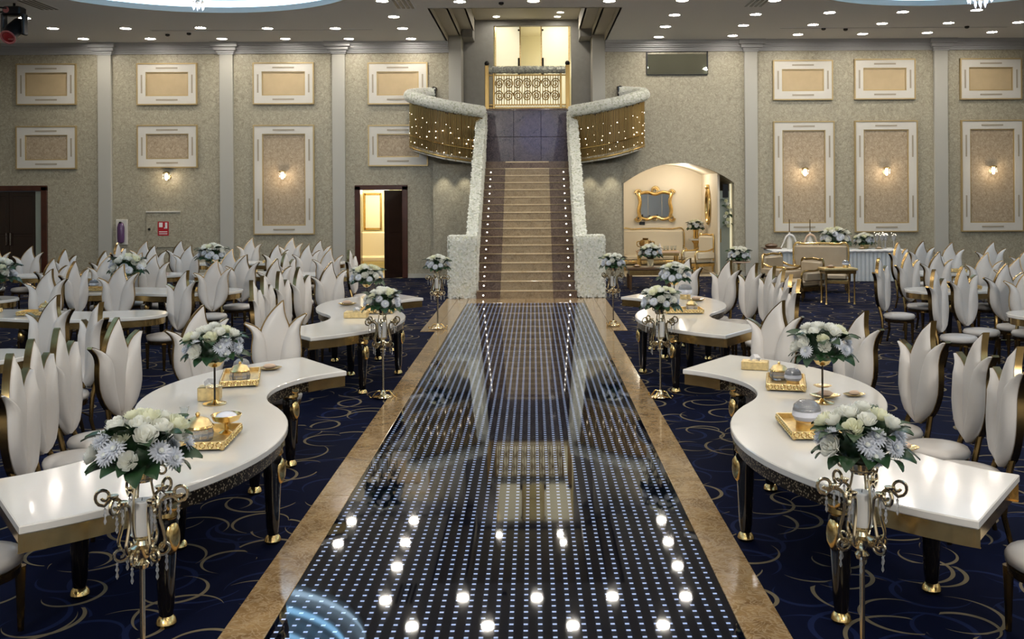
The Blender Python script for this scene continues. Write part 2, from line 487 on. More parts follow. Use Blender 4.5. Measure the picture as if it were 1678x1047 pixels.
# ---- ceiling: rectangles, square tiles with round holes for the domes, hole for stair coffer
cm = MB()
def crect(x0, x1, y0, y1): cm.box(x0, x1, y0, y1, ZC, ZC + 0.12)
HS = 4.1
xs_l = (-7.15 - HS, -7.15 + HS); xs_r = (9.0 - HS, 9.0 + HS)
CF = (-2.40, 2.08, 22.9)       # coffer x0,x1,y0
crect(XL, xs_l[0], YF, YB + .3); crect(xs_r[1], XR, YF, YB + .3)
crect(xs_l[1], CF[0], YF, YB + .3); crect(CF[1], xs_r[0], YF, YB + .3)
crect(CF[0], CF[1], YF, CF[2])
for side, (xa, xb) in (('l', xs_l), ('r', xs_r)):
    ds = sorted([d for d in DOMES if (d[0] < 0) == (side == 'l')], key=lambda d: d[1])
    y = YF
    for (dx, dy) in ds:
        crect(xa, xb, y, dy - HS); y = dy + HS
        n = 64; vs = []; fs = []
        for i in range(n):
            a = 2 * PI * i / n; c_, s_ = math.cos(a), math.sin(a)
            q = HS / max(abs(c_), abs(s_))
            vs += [(dx + DOME_R * c_, dy + DOME_R * s_, ZC), (dx + q * c_, dy + q * s_, ZC)]
        # square corners are hit exactly because n is a multiple of 8
        for i in range(n):
            j = (i + 1) % n
            fs.append((2*i, 2*i+1, 2*j+1, 2*j))
        cm.add(vs, fs)
    crect(xa, xb, y, YB + .3)
o = cm.build('ceiling', 'ceiling_paint', smooth=False, fix=False)
tag(o, 'grey painted ceiling with round domes', kind='structure')

for k, (dx, dy) in enumerate(DOMES):
    e = empty('ceiling_dome', (dx, dy, ZC), label='round recessed ceiling dome with stepped cove rings of cool light', cat='ceiling dome', group='round light domes of the ceiling')
    n = 64
    MB().lathe([(DOME_R, 0.0), (DOME_R + 0.02, -0.03), (DOME_R - 0.06, -0.03), (DOME_R - 0.06, 0.10), (DOME_R, 0.10)], n, caps=False).build('rim', 'white_trim', e)
    MB().lathe([(DOME_R, 0.0), (DOME_R, 0.30), (DOME_R - 0.40, 0.30), (DOME_R - 0.40, 0.62), (DOME_R - 0.85, 0.62), (DOME_R - 0.85, 0.95), (DOME_R - 1.3, 0.95), (DOME_R - 1.3, 1.25), (0.0, 1.45)], n, caps=False).build('shell', 'ceiling_paint', e)
    MB().lathe([(DOME_R - 0.012, 0.10), (DOME_R - 0.012, 0.26)], n, caps=False).build('cove_lamp', 'cove_light', e, fix=False)
    MB().lathe([(DOME_R - 0.412, 0.36), (DOME_R - 0.412, 0.48)], n, caps=False).build('cove_lamp', 'cove_blue', e, fix=False)
    MB().lathe([(DOME_R - 0.862, 0.68), (DOME_R - 0.862, 0.80)], n, caps=False).build('cove_lamp', 'cove_blue', e, fix=False)
    MB().lathe([(DOME_R - 1.312, 1.01), (DOME_R - 1.312, 1.12)], n, caps=False).build('cove_lamp', 'cove_blue', e, fix=False)

# ---- stepped coffer over the stair
cf = MB()
ZN = 7.55
st = [(0.0, ZC, 6.93), (0.35, 6.93, 7.12), (0.72, 7.12, ZN)]
for i, (ins, za, zb) in enumerate(st):
    x0, x1, y0 = CF[0] + ins + .006, CF[1] - ins - .006, CF[2] + ins + .006
    nx = st[i + 1][0] if i < 2 else None
    cf.box(x0 - 0.05, x0, y0 - 0.05, YB + .3, za, zb + 0.02)
    cf.box(x1, x1 + 0.05, y0 - 0.05, YB + .3, za, zb + 0.02)
    cf.box(x0, x1, y0 - 0.05, y0, za, zb + 0.02)
    if nx:
        xa, xb, ya = CF[0] + nx, CF[1] - nx, CF[2] + nx
        cf.box(x0, xa, y0, YB + .3, zb, zb + 0.03); cf.box(xb, x1, y0, YB + .3, zb, zb + 0.03)
        cf.box(xa, xb, y0, ya, zb, zb + 0.03)
    else:
        cf.box(x0, x1, y0, 32.5, zb, zb + 0.05)
o = cf.build('trim_6', 'coffer_paint', smooth=False)
tag(o, 'stepped ceiling recess above the staircase', kind='structure')

# ---- back wall with openings
D1 = (W(7, 312)[0] - 1.0, W(77, 306)[0], W(40, 306)[1])     # far left double door, partly outside
D2 = (W(583, 305)[0], W(667, 305)[0], W(625, 305)[1])
NX0, NX1 = -2.03, 1.73                                     # stair niche
AR = (W(1022, 292)[0], W(1203, 300)[0], W(1110, 300)[1], W(1110, 267)[1])
wm = MB()
T = 0.28
def wall(x0, x1, z0=0.0, z1=ZC + .1, y0=YB): wm.box(x0, x1, y0, y0 + T, z0, z1)
wall(XL, D1[0]); wall(D1[0], D1[1], D1[2]); wall(D1[1], D2[0]); wall(D2[0], D2[1], D2[2]); wall(D2[1], NX0 - 0.36)
wall(NX1 + 0.36, AR[0]); wall(AR[1], XR)
# arch head
n = 20; poly = []
cx = (AR[0] + AR[1]) / 2; hw = (AR[1] - AR[0]) / 2; rise = AR[3] - AR[2]
for i in range(n + 1):
    a = PI - PI * i / n
    poly.append((cx + hw * math.cos(a), AR[2] + rise * (1 - math.cos(a) ** 2)))
poly = poly + [(AR[1], ZC + .1), (AR[0], ZC + .1)]
m2 = MB().prism(poly, 0, T); m2.v = [(x, YB + z, y) for (x, y, z) in m2.v]
wm.add(m2.v, m2.f)
o = wm.build('wall_back', 'wallpaper', smooth=False)
tag(o, 'grey beige damask papered end wall', kind='structure')
# jamb columns beside the niche
jm = MB().box(NX0 - 0.36, NX0, YB - 0.04, YB + 0.9, 0, 6.93).box(NX1, NX1 + 0.36, YB - 0.04, YB + 0.9, 0, 6.93)
tag(jm.build('trim_7', 'pilaster_paint', smooth=False), 'plain grey jambs flanking the stair niche', kind='structure')
# niche walls
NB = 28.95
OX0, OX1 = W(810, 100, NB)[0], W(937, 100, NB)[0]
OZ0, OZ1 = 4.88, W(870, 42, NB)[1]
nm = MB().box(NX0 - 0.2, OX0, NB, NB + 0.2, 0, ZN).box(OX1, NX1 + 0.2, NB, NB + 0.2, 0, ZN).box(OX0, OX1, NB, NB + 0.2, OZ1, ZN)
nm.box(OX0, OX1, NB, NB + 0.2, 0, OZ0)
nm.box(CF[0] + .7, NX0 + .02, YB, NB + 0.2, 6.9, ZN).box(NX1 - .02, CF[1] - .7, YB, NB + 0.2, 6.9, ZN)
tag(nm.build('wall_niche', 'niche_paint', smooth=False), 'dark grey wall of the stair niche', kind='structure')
# wall jogs below the balconies
bj = MB().box(-2.80, -1.60, 27.45, YB, 0, 3.24).box(1.30, 2.50, 27.45, YB, 0, 3.24)
tag(bj.build('wall_stair_base', 'wallpaper', smooth=False), 'damask papered wall below the curved balconies', kind='structure')
# side, front walls
tag(MB().box(XL - .2, XL, YF, YB + .3, 0, ZC).build('wall_left', 'wallpaper', smooth=False), kind='structure')
tag(MB().box(XR, XR + .2, YF, YB + .3, 0, ZC).build('wall_right', 'wallpaper', smooth=False), kind='structure')
tag(MB().box(XL, XR, YF - .2, YF, 0, ZC).build('wall_front', 'bounce_white', smooth=False), kind='structure')  # unseen end wall, made white to bounce light forward

tag(MB().box(-9, 9, YF, -4.2, 0, .4, .02).build('floor_stage', 'bounce_white', smooth=False), 'white stage platform at the opposite end of the hall', kind='structure')  # platform added out of view to bounce light up
# added unseen spots behind the camera, filling the hall with frontal light
for (x, tx) in ((-5.0, -4.0), (5.0, 4.0)):
    lp = bpy.data.lights.new('front_wash', 'SPOT'); lp.energy = 2100; lp.color = (1, .95, .88); lp.spot_size = R(60); lp.spot_blend = .8; lp.shadow_soft_size = .35
    lo = bpy.data.objects.new('front_wash', lp); C.objects.link(lo); lo.location = (x, -5.0, 6.3)
    lo.rotation_euler = (Vector((tx, 16.0, 2.0)) - Vector((x, -5.0, 6.3))).to_track_quat('-Z', 'Y').to_euler()
# pilasters, cornice, baseboard
PILS = [(163, 185), (362, 384), (546, 567), (1220, 1241), (1530, 1552)]
PLAB = ['between the dark double door and the extinguisher', 'between the fire cabinet and the tall panel', 'between the tall panel and the open doorway', 'between the arched alcove and the buffet', 'past the buffet end']
px_ = []
for (a, b), plab in zip(PILS, PLAB):
    xa, xb = W(a, 250)[0], W(b, 250)[0]
    px_.append((xa, xb))
    e = empty('pilaster', ((xa + xb) / 2, YB, 0), label='flat grey pilaster on the end wall ' + plab, cat='pilaster', group='grey pilasters of the end wall')
    hw = (xb - xa) / 2
    MB().box(-hw, hw, -0.10, 0.0, 0.0, 6.44, 0.008).build('shaft', 'pilaster_paint', e, smooth=False)
    mb = MB()
    for (z0, z1, ex, dy) in ((6.42, 6.47, 0.03, 0.13), (6.47, 6.53, 0.06, 0.17), (6.53, 6.62, 0.12, 0.24), (6.62, 6.75, 0.19, 0.33)):
        mb.box(-hw - ex, hw + ex, -dy, 0.0, z0, z1)
    mb.build('capital', 'cornice_paint', e, smooth=False)
cn = MB()
for (xa, xb) in ((XL, NX0 - 0.36), (NX1 + 0.36, XR)):
    for (z0, z1, dy) in ((6.45, 6.50, 0.05), (6.50, 6.56, 0.09), (6.56, 6.60, 0.15), (6.60, 6.66, 0.19), (6.66, 6.75, 0.26)):
        cn.box(xa, xb, YB - dy, YB, z0, z1)
tag(cn.build('trim_8', 'cornice_paint', smooth=False), 'grey stepped cornice along the end wall', kind='structure')
bb = MB()
for (xa, xb) in ((D1[1], D2[0]), (D2[1], -2.8), (2.5, AR[0]), (AR[1], XR)):
    bb.box(xa, xb, YB - 0.03, YB, 0, 0.12)
tag(bb.build('baseboard_back', 'pilaster_paint', smooth=False), 'grey skirting along the end wall', kind='structure')
bb = MB()
bb.box(-2.83, -1.6, 27.42, 27.45, 0, 0.10).box(1.3, 2.53, 27.42, 27.45, 0, 0.10)
tag(bb.build('baseboard_stair', 'pilaster_paint', smooth=False), kind='structure')

# ---- wall panels
def panel(x0, x1, z0, z1, insert, label, group, big):
    cx, cz = (x0 + x1) / 2, (z0 + z1) / 2
    hw, hh = (x1 - x0) / 2, (z1 - z0) / 2
    e = empty('wall_panel', (cx, YB, cz), label=label, cat='wall panel', group=group)
    def ring(name, mat, a, b, d0, d1):      # rectangular ring between inset a and b
        mb = MB()
        mb.box(-hw + a, hw - a, -d1, -d0, hh - b, hh - a).box(-hw + a, hw - a, -d1, -d0, -hh + a, -hh + b)
        mb.box(-hw + a, -hw + b, -d1, -d0, -hh + b, hh - b).box(hw - b, hw - a, -d1, -d0, -hh + b, hh - b)
        mb.build(name, mat, e, smooth=False)
    ring('outer_moulding', 'gold_paint', 0.0, 0.035, -0.01, 0.075)
    ring('frame', 'white_trim', 0.035, 0.255, -0.01, 0.06)
    ring('inner_moulding', 'gold_paint', 0.255, 0.285, -0.01, 0.045)
    MB().box(-hw + .26, hw - .26, -0.02, 0.01, -hh + .26, hh - .26).build('inset', insert, e, smooth=False)
    lh = 0.31
    for sgn in (-1, 1):
        MB().box(-lh, lh, -0.068, -0.05, sgn * (hh - .145) - .022, sgn * (hh - .145) + .022).build('slot', 'slot_grey', e, smooth=False)
        if big:
            for zz in (-0.27, 0.27, ):
                MB().box(sgn * (hw - .145) - .022, sgn * (hw - .145) + .022, -0.068, -0.05, 2 * hh * zz - lh, 2 * hh * zz + lh).build('slot', 'slot_grey', e, smooth=False)
        else:
            MB().box(sgn * (hw - .145) - .022, sgn * (hw - .145) + .022, -0.068, -0.05, -lh * .85, lh * .85).build('slot', 'slot_grey', e, smooth=False)
UP = [(29, 127, 105, 172), (226, 325, 104, 172), (416, 516, 103, 171), (604, 702, 103, 171), (1267, 1365, 99, 164), (1400, 1500, 97, 163), (1573, 1674, 96, 163)]
for (a, b, t, bt) in UP:
    x0, z1 = W(a, t); x1, z0 = W(b, bt)
    panel(x0, x1, z0, z1, 'panel_plain', 'white framed wall panel with plain tan inset, upper row under the cornice', 'upper row of plain wall panels', False)
SM = [(28, 127, 207, 277), (226, 325, 205, 275), (604, 702, 205, 272)]
for (a, b, t, bt) in SM:
    x0, z1 = W(a, t); x1, z0 = W(b, bt)
    panel(x0, x1, z0, z1, 'panel_damask', 'short white framed wall panel with damask inset, in the lower row', 'short damask wall panels', False)
BG = [(416, 516, 205, 384, 'tall white framed damask wall panel on the dark door side'), (1267, 1367, 199, 380, 'tall damask wall panel beside the alcove pilaster'), (1400, 1503, 198, 380, 'tall damask wall panel behind the buffet flowers'), (1574, 1676, 197, 379, 'tall damask wall panel beyond the last pilaster past the buffet')]
for (a, b, t, bt, lab) in BG:
    x0, z1 = W(a, t); x1, z0 = W(b, bt)
    panel(x0, x1, z0, z1, 'panel_damask', lab, 'tall damask wall panels', True)

# ---- sconces
SC = [(276, 290, 'crystal wall sconce glowing above the red fire sign'), (465, 288, 'crystal wall sconce glowing on the tall panel, dark door side'), (1317, 283, 'crystal wall sconce glowing on the tall panel beside the alcove pilaster'), (1450, 282, 'crystal wall sconce glowing on the tall panel behind the buffet'), (1624, 280, 'crystal wall sconce glowing on the tall panel beyond the last pilaster')]
for (a, b, lab) in SC:
    x, z = W(a, b)
    e = empty('wall_sconce', (x, YB, z), label=lab, cat='wall lamp', group='crystal wall sconces')
    MB().lathe([(0.0, 0.03), (0.07, 0.025), (0.09, 0.0)], 12).xform(Matrix.Rotation(R(90), 4, 'X')).build('wall_plate', 'gold', e)
    MB().tube([(0, 0, 0.02), (0, -.06, .10), (0, -.14, .13), (0, -.15, .16)], 0.012, 6).build('bracket', 'gold', e)
    MB().lathe([(0.02, .16), (0.10, .13), (0.105, .10), (0.09, .10)], 12, (0, -.15, 0)).build('cap', 'gold', e)
    MB().lathe([(0.001, -.10), (0.03, -.09), (0.05, -.03), (0.05, .06), (0.035, .10)], 10, (0, -.15, 0)).build('shade', 'sconce_glow', e)
    me = MB().lathe([(0.001, -.05), (0.014, -.03), (0.006, 0.03)], 5).mesh('crystal_drop', 'crystal')
    for i in range(8):
        t = 2 * PI * i / 8
        link(me, 'crystal_drop', e, (0.095 * math.cos(t), -.15 + 0.095 * math.sin(t), 0.07 - 0.09 * (i % 2)))
    lp = bpy.data.lights.new('sconce_bulb', 'POINT'); lp.energy = 9; lp.color = (1, .80, .55); lp.shadow_soft_size = 0.08
    lo = bpy.data.objects.new('sconce_bulb', lp); C.objects.link(lo); lo.parent = e; lo.location = (0, -.30, 0.0)

# ---- doors
def door_frame(name, x0, x1, z1, label, wd=0.15, mat='red_wood'):
    e = empty(name, ((x0 + x1) / 2, YB, 0), label=label, kind='structure')
    hw = (x1 - x0) / 2
    MB().box(-hw - .02, -hw + wd, -.07, T, 0, z1, .01).build('jamb', mat, e, smooth=False)
    MB().box(hw - wd, hw + .02, -.07, T, 0, z1, .01).build('jamb', mat, e, smooth=False)
    MB().box(-hw - .02, hw + .02, -.07, T, z1 - wd * .8, z1 + .03, .01).build('head', mat, e, smooth=False)
    return e, hw
def leaf(e, w_, h, mat='dark_wood'):
    """a door leaf hinged at x=0 reaching +x, with four raised panels and a handle"""
    d = MB().box(0, w_, -.025, .025, 0.02, h, .006).build('door_leaf', mat, e, smooth=False)
    for k in range(2):
        z0 = .15 + k * (h - .2) / 2
        MB().box(.1, w_ - .1, -.035, .035, z0, z0 + (h - .35) / 2, .008).build('door_panel', mat, d, smooth=False)
    MB().tube([(w_ - .06, -.03, 1.0), (w_ - .06, -.09, 1.0), (w_ - .06, -.09, 1.35), (w_ - .06, -.03, 1.35)], .014, 6).build('handle', 'chrome', d)
    return d
e, hw = door_frame('door_1', D1[0], D1[1], D1[2], 'dark mahogany double door standing shut in the end wall')
d = leaf(e, hw - .16, D1[2] - .14); d.location = (-hw + .15, .10, 0)
d = leaf(e, hw - .34, D1[2] - .14); d.location = (hw - .33, .06, 0); d.scale = (-1, 1, 1)
MB().box(hw - .33, hw - .15, .0, .05, 0, D1[2] - .13).build('side_strip', 'smoked_glass', e, smooth=False)
e, hw = door_frame('door_2', D2[0], D2[1], D2[2], 'dark mahogany doorway standing open to a lit cream room', .14)
d = leaf(e, .56, D2[2] - .12); d.location = (hw - .13, -.02, 0); d.rotation_euler = (0, 0, R(180 + 32))
MB().box(-.02, .38, -.02, .03, .02, D2[2] - .13).build('fixed_leaf', 'dark_wood', e, smooth=False).location = (hw - .52, .14, 0)
# lit room behind door_2
rx0, rx1 = D2[0] - 1.2, D2[1] + 1.2
rm = MB().box(rx0, rx1, 30.6, 30.7, 0, 3.2).box(rx0 - .1, rx0, YB + T, 30.6, 0, 3.2).box(rx1, rx1 + .1, YB + T, 30.6, 0, 3.2).box(rx0, rx1, YB + T, 30.7, 3.1, 3.2)
tag(rm.build('wall_anteroom', 'bright_room', smooth=False), 'warm cream walls of the small room behind the open door', kind='structure')
tag(MB().box(rx0, rx1, YB, 30.7, -.05, 0.005).build('floor_anteroom', 'cream_floor', smooth=False), kind='structure')
lp = bpy.data.lights.new('anteroom_lamp', 'POINT'); lp.energy = 150; lp.color = (1, .87, .60); lp.shadow_soft_size = .3
lo = bpy.data.objects.new('anteroom_lamp', lp); C.objects.link(lo); lo.location = ((rx0 + rx1) / 2 - .2, 29.3, 2.7)
# panel and bench seen through the door
x0, z1 = W(597, 318, 30.55); x1, z0 = W(624, 375, 30.55)
e = empty('wall_moulding', ((x0 + x1) / 2, 30.6, (z0 + z1) / 2), label='gold framed cream wall panel seen through the open door', cat='wall panel')
hw2, hh = (x1 - x0) / 2, (z1 - z0) / 2
MB().box(-hw2, hw2, -.02, .0, -hh, hh).build('field', 'cream_wall', e, smooth=False)
for s in (-1, 1):
    MB().box(s * hw2 - .03, s * hw2 + .03, -.05, 0, -hh - .03, hh + .03).build('gold_bar', 'gold', e, smooth=False)
    MB().box(-hw2, hw2, -.05, 0, s * hh - .03, s * hh + .03).build('gold_bar', 'gold', e, smooth=False)
x, _ = W(616, 400, 29.9)
e = empty('cream_bench', (x, 29.9, 0), label='cream upholstered high-back bench with gold legs beyond the open door', cat='bench')
MB().box(-.48, .48, .12, .26, .40, 1.25, .04).build('backrest', 'cream_fabric', e)
MB().box(-.50, .50, -.38, .24, .36, .52, .04).build('seat', 'cream_fabric', e)
for sx in (-.45, .45):
    for sy in (-.32, .2):
        MB().lathe([(.018, 0), (.03, .34)], 8, (sx, sy, .004)).build('leg', 'gold', e)
    MB().tube([(sx * 1.1, .2, .5), (sx * 1.1, .2, 1.3), (sx * 1.05, .2, 1.4)], .03, 6).build('side_post', 'gold', e)

# ---- fire cabinet, sign, extinguisher cover
x0, z1 = W(240, 348); x1, z0 = W(296, 405)
e = empty('fire_cabinet', ((x0 + x1) / 2, YB, z0), label='flush papered fire hose cabinet door with red sign', cat='cabinet')
hw, hh = (x1 - x0) / 2, z1 - z0
MB().box(-hw, hw, -.035, .0, 0, hh, .006).build('door', 'wallpaper', e, smooth=False)
MB().box(-hw, hw, -.06, .0, hh, hh + .035).build('top_strip', 'white_trim', e, smooth=False)
MB().lathe([(0.035, 0), (.035, .03), (.001, .035)], 10).xform(Matrix.Translation((-hw + .09, -.035, hh * .52)) @ Matrix.Rotation(R(90), 4, 'X')).build('knob', 'black_metal', e)
sx0, sz1 = W(259, 363); sx1, sz0 = W(277, 386)
s = empty('fire_sign', ((sx0 + sx1) / 2, YB - .035, (sz0 + sz1) / 2), label='small red fire sign with white pictograms on the cabinet door', cat='sign')
sw, sh = (sx1 - sx0) / 2, (sz1 - sz0) / 2
MB().box(-sw, sw, -.006, 0, -sh, sh).build('board', 'red_sign', s, smooth=False)
MB().box(-sw * .75, -sw * .1, -.009, -.005, sh * .2, sh * .85).box(sw * .35, sw * .75, -.009, -.005, 0.0, sh * .85).box(sw * .15, sw * .5, -.009, -.005, sh * .0, sh * .15).build('pictogram', 'white_sign', s, smooth=False)
for q in range(2):
    MB().box(-sw * .75, sw * .75, -.009, -.005, -sh * (.45 + .28 * q) - .012, -sh * (.45 + .28 * q) + .012).build('text_line', 'white_sign', s, smooth=False)
x0, z1 = W(193, 363); x1, z0 = W(207, 400)
e = empty('extinguisher_cover', ((x0 + x1) / 2, YB, z0), label='glossy purple covered fire extinguisher in a pale wall niche', cat='fire extinguisher')
hw, hh = (x1 - x0) / 2, z1 - z0
MB().box(-hw - .04, hw + .04, -.05, .02, -.02, hh + .06, .01).build('niche_frame', 'white_trim', e, smooth=False)
MB().lathe([(.02, .02), (hw * .75, .06), (hw * .85, hh * .3), (hw * .85, hh * .75), (hw * .6, hh * .92), (.03, hh * .98)], 14, (0, -.10, 0), 1, .7).build('cylinder', 'purple_cover', e)
MB().box(-hw * .25, hw * .25, -.17, -.10, hh * .93, hh * 1.0, .01).build('valve', 'black_metal', e, smooth=False)

# ---- control window
x0, z1 = W(1061, 84); x1, z0 = W(1160, 122)
e = empty('window_1', ((x0 + x1) / 2, YB, (z0 + z1) / 2), kind='structure', label='dark framed control room window high on the wall')
hw, hh = (x1 - x0) / 2, (z1 - z0) / 2
for s in (-1, 1):
    MB().box(-hw, hw, -.04, .01, s * hh - .025, s * hh + .025).build('frame', 'black_metal', e, smooth=False)
    MB().box(s * hw - .02, s * hw + .02, -.04, .01, -hh, hh).build('frame', 'black_metal', e, smooth=False)
o = MB().box(-hw, hw, -.012, -.004, -hh, hh).build('pane', 'dark_mirror', e, smooth=False)
o.rotation_euler = (R(-5), 0, 0); o.location = (0, -.01, 0)

# ================================================================== STAIRCASE
SX0, SX1 = -1.29, 1.0
NST, RISE, RUN, SY = 17, 0.193, 0.296, 22.22
ST = empty('grand_staircase', (XC, SY, 0), label='straight brown marble staircase with lighter centre runner and lit step edges', cat='staircase')
sw = (SX1 - SX0) / 2
me_step = MB().box(-sw, sw, 0, 1.0, 0, RISE).mesh('step', 'step_marble', smooth=False)
me_run = MB().box(-.60, .60, -.006, RUN, 0.0, RISE - .028).box(-.60, .60, -.006, RUN, RISE - .002, RISE + .004).mesh('runner_panel', 'runner_marble', smooth=False)
me_nose = MB().box(-.60, .60, -.03, .05, RISE - .03, RISE + .006, .006).mesh('nosing', 'nosing_marble', smooth=False)
me_nose2 = MB().box(-sw, sw, -.022, .04, RISE - .022, RISE + .002, .005).mesh('step_edge', 'runner_marble', smooth=False)
me_lamp = MB().lathe([(.001, -.012), (.014, -.010), (.018, 0.0)], 8).xform(Matrix.Rotation(R(90), 4, 'X')).mesh('step_lamp', 'step_lamp')
for i in range(NST):
    y, z = i * RUN, i * RISE
    s = link(me_step, 'step', ST, (0, y, z))
    link(me_nose2, 'step_edge', s)
    link(me_run, 'runner_panel', s)
    link(me_nose, 'nosing', s)
    for sg in (-1, 1):
        link(me_lamp, 'step_lamp', s, (sg * (sw - .155), -.004, RISE * .45))
LZ = NST * RISE
LY = SY + NST * RUN
MB().box(-1.38, 1.38, NST * RUN - .32, 28.95 - SY, LZ - .2, LZ).build('landing', 'step_marble', ST, smooth=False)
# solid core so no light leaks under the steps
MB().prism([(0.3, 0), (NST * RUN + .9, 0), (NST * RUN + .9, LZ - .25), (NST * RUN, LZ - .25)], -sw + .02, sw - .02).xform(Matrix(((0, 0, 1, 0), (1, 0, 0, 0), (0, 1, 0, 0), (0, 0, 0, 1)))).build('core', 'step_marble', ST, smooth=False)
# landing wall of dark marble slabs
e = empty('wall_landing', (XC, 28.6, LZ), kind='structure', label='dark glossy marble wall behind the stair landing')
WZ = OZ0 - LZ - .04
for i in range(2):
    for j in range(3):
        wq = 2.4 / 3
        MB().box(-1.2 + j * wq + .004, -1.2 + (j + 1) * wq - .004, 0, .1, i * WZ / 2 + .004, (i + 1) * WZ / 2 - .004, .004).build('slab', 'dark_marble', e, smooth=False)
MB().box(-1.9, 1.9, .10, .3, 0, WZ).build('backing', 'dark_marble', e, smooth=False)
# upper landing and lit room behind
tag(MB().box(-3.6, 3.4, 28.55, 31.6, OZ0 - .05, OZ0).build('floor_upper', 'step_marble', smooth=False), 'upper landing slab', kind='structure')
um = MB().box(-3.6, 3.4, 31.5, 31.6, OZ0, 8.0).box(-3.7, -3.6, NB + .2, 31.6, OZ0, 8).box(3.4, 3.5, NB + .2, 31.6, OZ0, 8).box(-3.6, 3.4, NB + .2, 31.6, 7.48, 7.54)
tag(um.build('wall_upper_room', 'bright_room', smooth=False), 'warm cream wall of the lit upper room', kind='structure')
lp = bpy.data.lights.new('upper_room_lamp', 'POINT'); lp.energy = 45; lp.color = (1, .90, .66); lp.shadow_soft_size = .3
lo = bpy.data.objects.new('upper_room_lamp', lp); C.objects.link(lo); lo.location = (XC + .9, 30.4, 6.3)
# two pale glass door leaves in the upper opening, panes emit instead of being backlit
for (a, b, lab) in ((812, 855, 'pale frosted glass door leaf of the upper opening, dark door side'), (887, 935, 'pale frosted glass door leaf of the upper opening, alcove side')):
    xa, xb = W(a, 100, NB + .1)[0], W(b, 100, NB + .1)[0]
    e = empty('glass_door', ((xa + xb) / 2, NB + .1, OZ0), label=lab, cat='glass door')
    hw = (xb - xa) / 2 - .005
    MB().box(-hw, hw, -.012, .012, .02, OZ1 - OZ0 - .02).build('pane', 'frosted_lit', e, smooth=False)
    for s in (-1, 1):
        MB().box(s * (hw - .02) - .02, s * (hw - .02) + .02, -.025, .025, 0, OZ1 - OZ0).build('stile', 'gold_satin', e, smooth=False)
    ix = hw - .06 if a < 850 else -hw + .06
    MB().lathe([(.03, 0), (.03, .02)], 8).xform(Matrix.Translation((ix, -.02, OZ1 - OZ0 - .12)) @ Matrix.Rotation(R(90), 4, 'X')).build('hinge', 'black_metal', e)
    MB().box(ix - .03, ix + .03, -.06, -.01, .95, 1.55, .01).build('handle', 'dark_wood', e, smooth=False)
# upper balustrade
bx0, bx1 = W(799, 140, 28.62)[0], W(931, 140, 28.62)[0]
e = empty('upper_balustrade', ((bx0 + bx1) / 2, 28.62, OZ0), label='gold scrollwork balustrade with grey garland top rail across the upper landing', cat='balustrade')
hw = (bx1 - bx0) / 2
rt = W(866, 122, 28.62)[1] - OZ0; gt = W(866, 107, 28.62)[1] - OZ0
for s in (-1, 1):
    p = MB().box(s * hw - .06, s * hw + .06, -.06, .06, -.02, gt, .01).build('post', 'rail_gold', e, smooth=False)
    MB().ball(.075, (s * hw, 0, gt + .06)).build('finial', 'black_metal', p)
    p = MB().box(s * (hw - .20) - .03, s * (hw - .20) + .03, -.04, .04, 0, rt + .04, .01).build('post', 'rail_gold', e, smooth=False)
for z in (.03, .12, rt - .02):
    MB().tube([(-hw, 0, z), (hw, 0, z)], .022, 6).build('rail', 'rail_gold', e)
MB().box(-hw + .17, hw - .17, .02, .03, .04, rt).build('backlit_sheet', 'lattice_backlight', e, smooth=False)  # sheet glows by itself in place of backlight through the scrollwork
me_sp = MB().tube([(0, 0, .12), (0, 0, rt)], .011, 4).mesh('spindle', 'rail_gold')
for i in range(27):
    link(me_sp, 'spindle', e, (-hw + .20 + i * (2 * hw - .40) / 26, 0, 0))
sp = []
for i in range(26):
    a = i / 25 * 2.2 * 2 * PI
    r = .145 * (1 - i / 30)
    sp.append((r * math.cos(a), -.012, r * math.sin(a)))
me_scr = MB().tube(sp, .014, 4).mesh('scroll', 'rail_gold')
for i in range(7):
    x = -hw + .36 + i * (2 * hw - .72) / 6
    for k, z in enumerate((.38, .74)):
        o = link(me_scr, 'scroll', e, (x, 0, z)); o.scale = ((1 if (i + k) % 2 else -1), 1, 1.15)
me_sb = MB().tube([(-.03, 0, .03), (0.0, 0, .12), (.03, 0, .03)], .008, 4).mesh('small_arch', 'rail_gold')
for i in range(30):
    link(me_sb, 'small_arch', e, (-hw + .10 + i * (2 * hw - .2) / 29, -.01, 0))

# ---- flower clad masses: a core plus a coat of small blossoms (nobody could count them)
def blossom(mb, p, nrm, r, rg):
    """a small five-petal cup, 10 triangles"""
    nrm = nrm.normalized()
    u = nrm.orthogonal().normalized(); v = nrm.cross(u)
    a0 = rg.random() * 6.28
    k = len(mb.v)
    mb.v.append(tuple(p + nrm * r * .15))
    for i in range(10):
        a = a0 + i * PI / 5
        rr = r if i % 2 == 0 else r * .62
        hgt = r * (.55 if i % 2 == 0 else .28)
        mb.v.append(tuple(p + (u * math.cos(a) + v * math.sin(a)) * rr + nrm * hgt))
    for i in range(10):
        mb.f.append((k, k + 1 + i, k + 1 + (i + 1) % 10))
def coat(faces, dens, r, seed):
    """faces: list of quads (4 points, outward order irrelevant) with normal; scatter blossoms"""
    mb = MB(); rg = random.Random(seed)
    for (a, b, c, d, nv) in faces:
        a, b, c, d, nv = map(Vector, (a, b, c, d, nv))
        area = ((b - a).cross(d - a)).length
        for _ in range(max(1, int(area * dens))):
            s, t = rg.random(), rg.random()
            p = a * (1 - s) * (1 - t) + b * s * (1 - t) + c * s * t + d * (1 - s) * t
            q = (nv + Vector((rg.uniform(-.5, .5), rg.uniform(-.5, .5), rg.uniform(-.3, .6)))).normalized()
            blossom(mb, p + nv * rg.uniform(0, .02), q, r * rg.uniform(.7, 1.15), rg)
    return mb
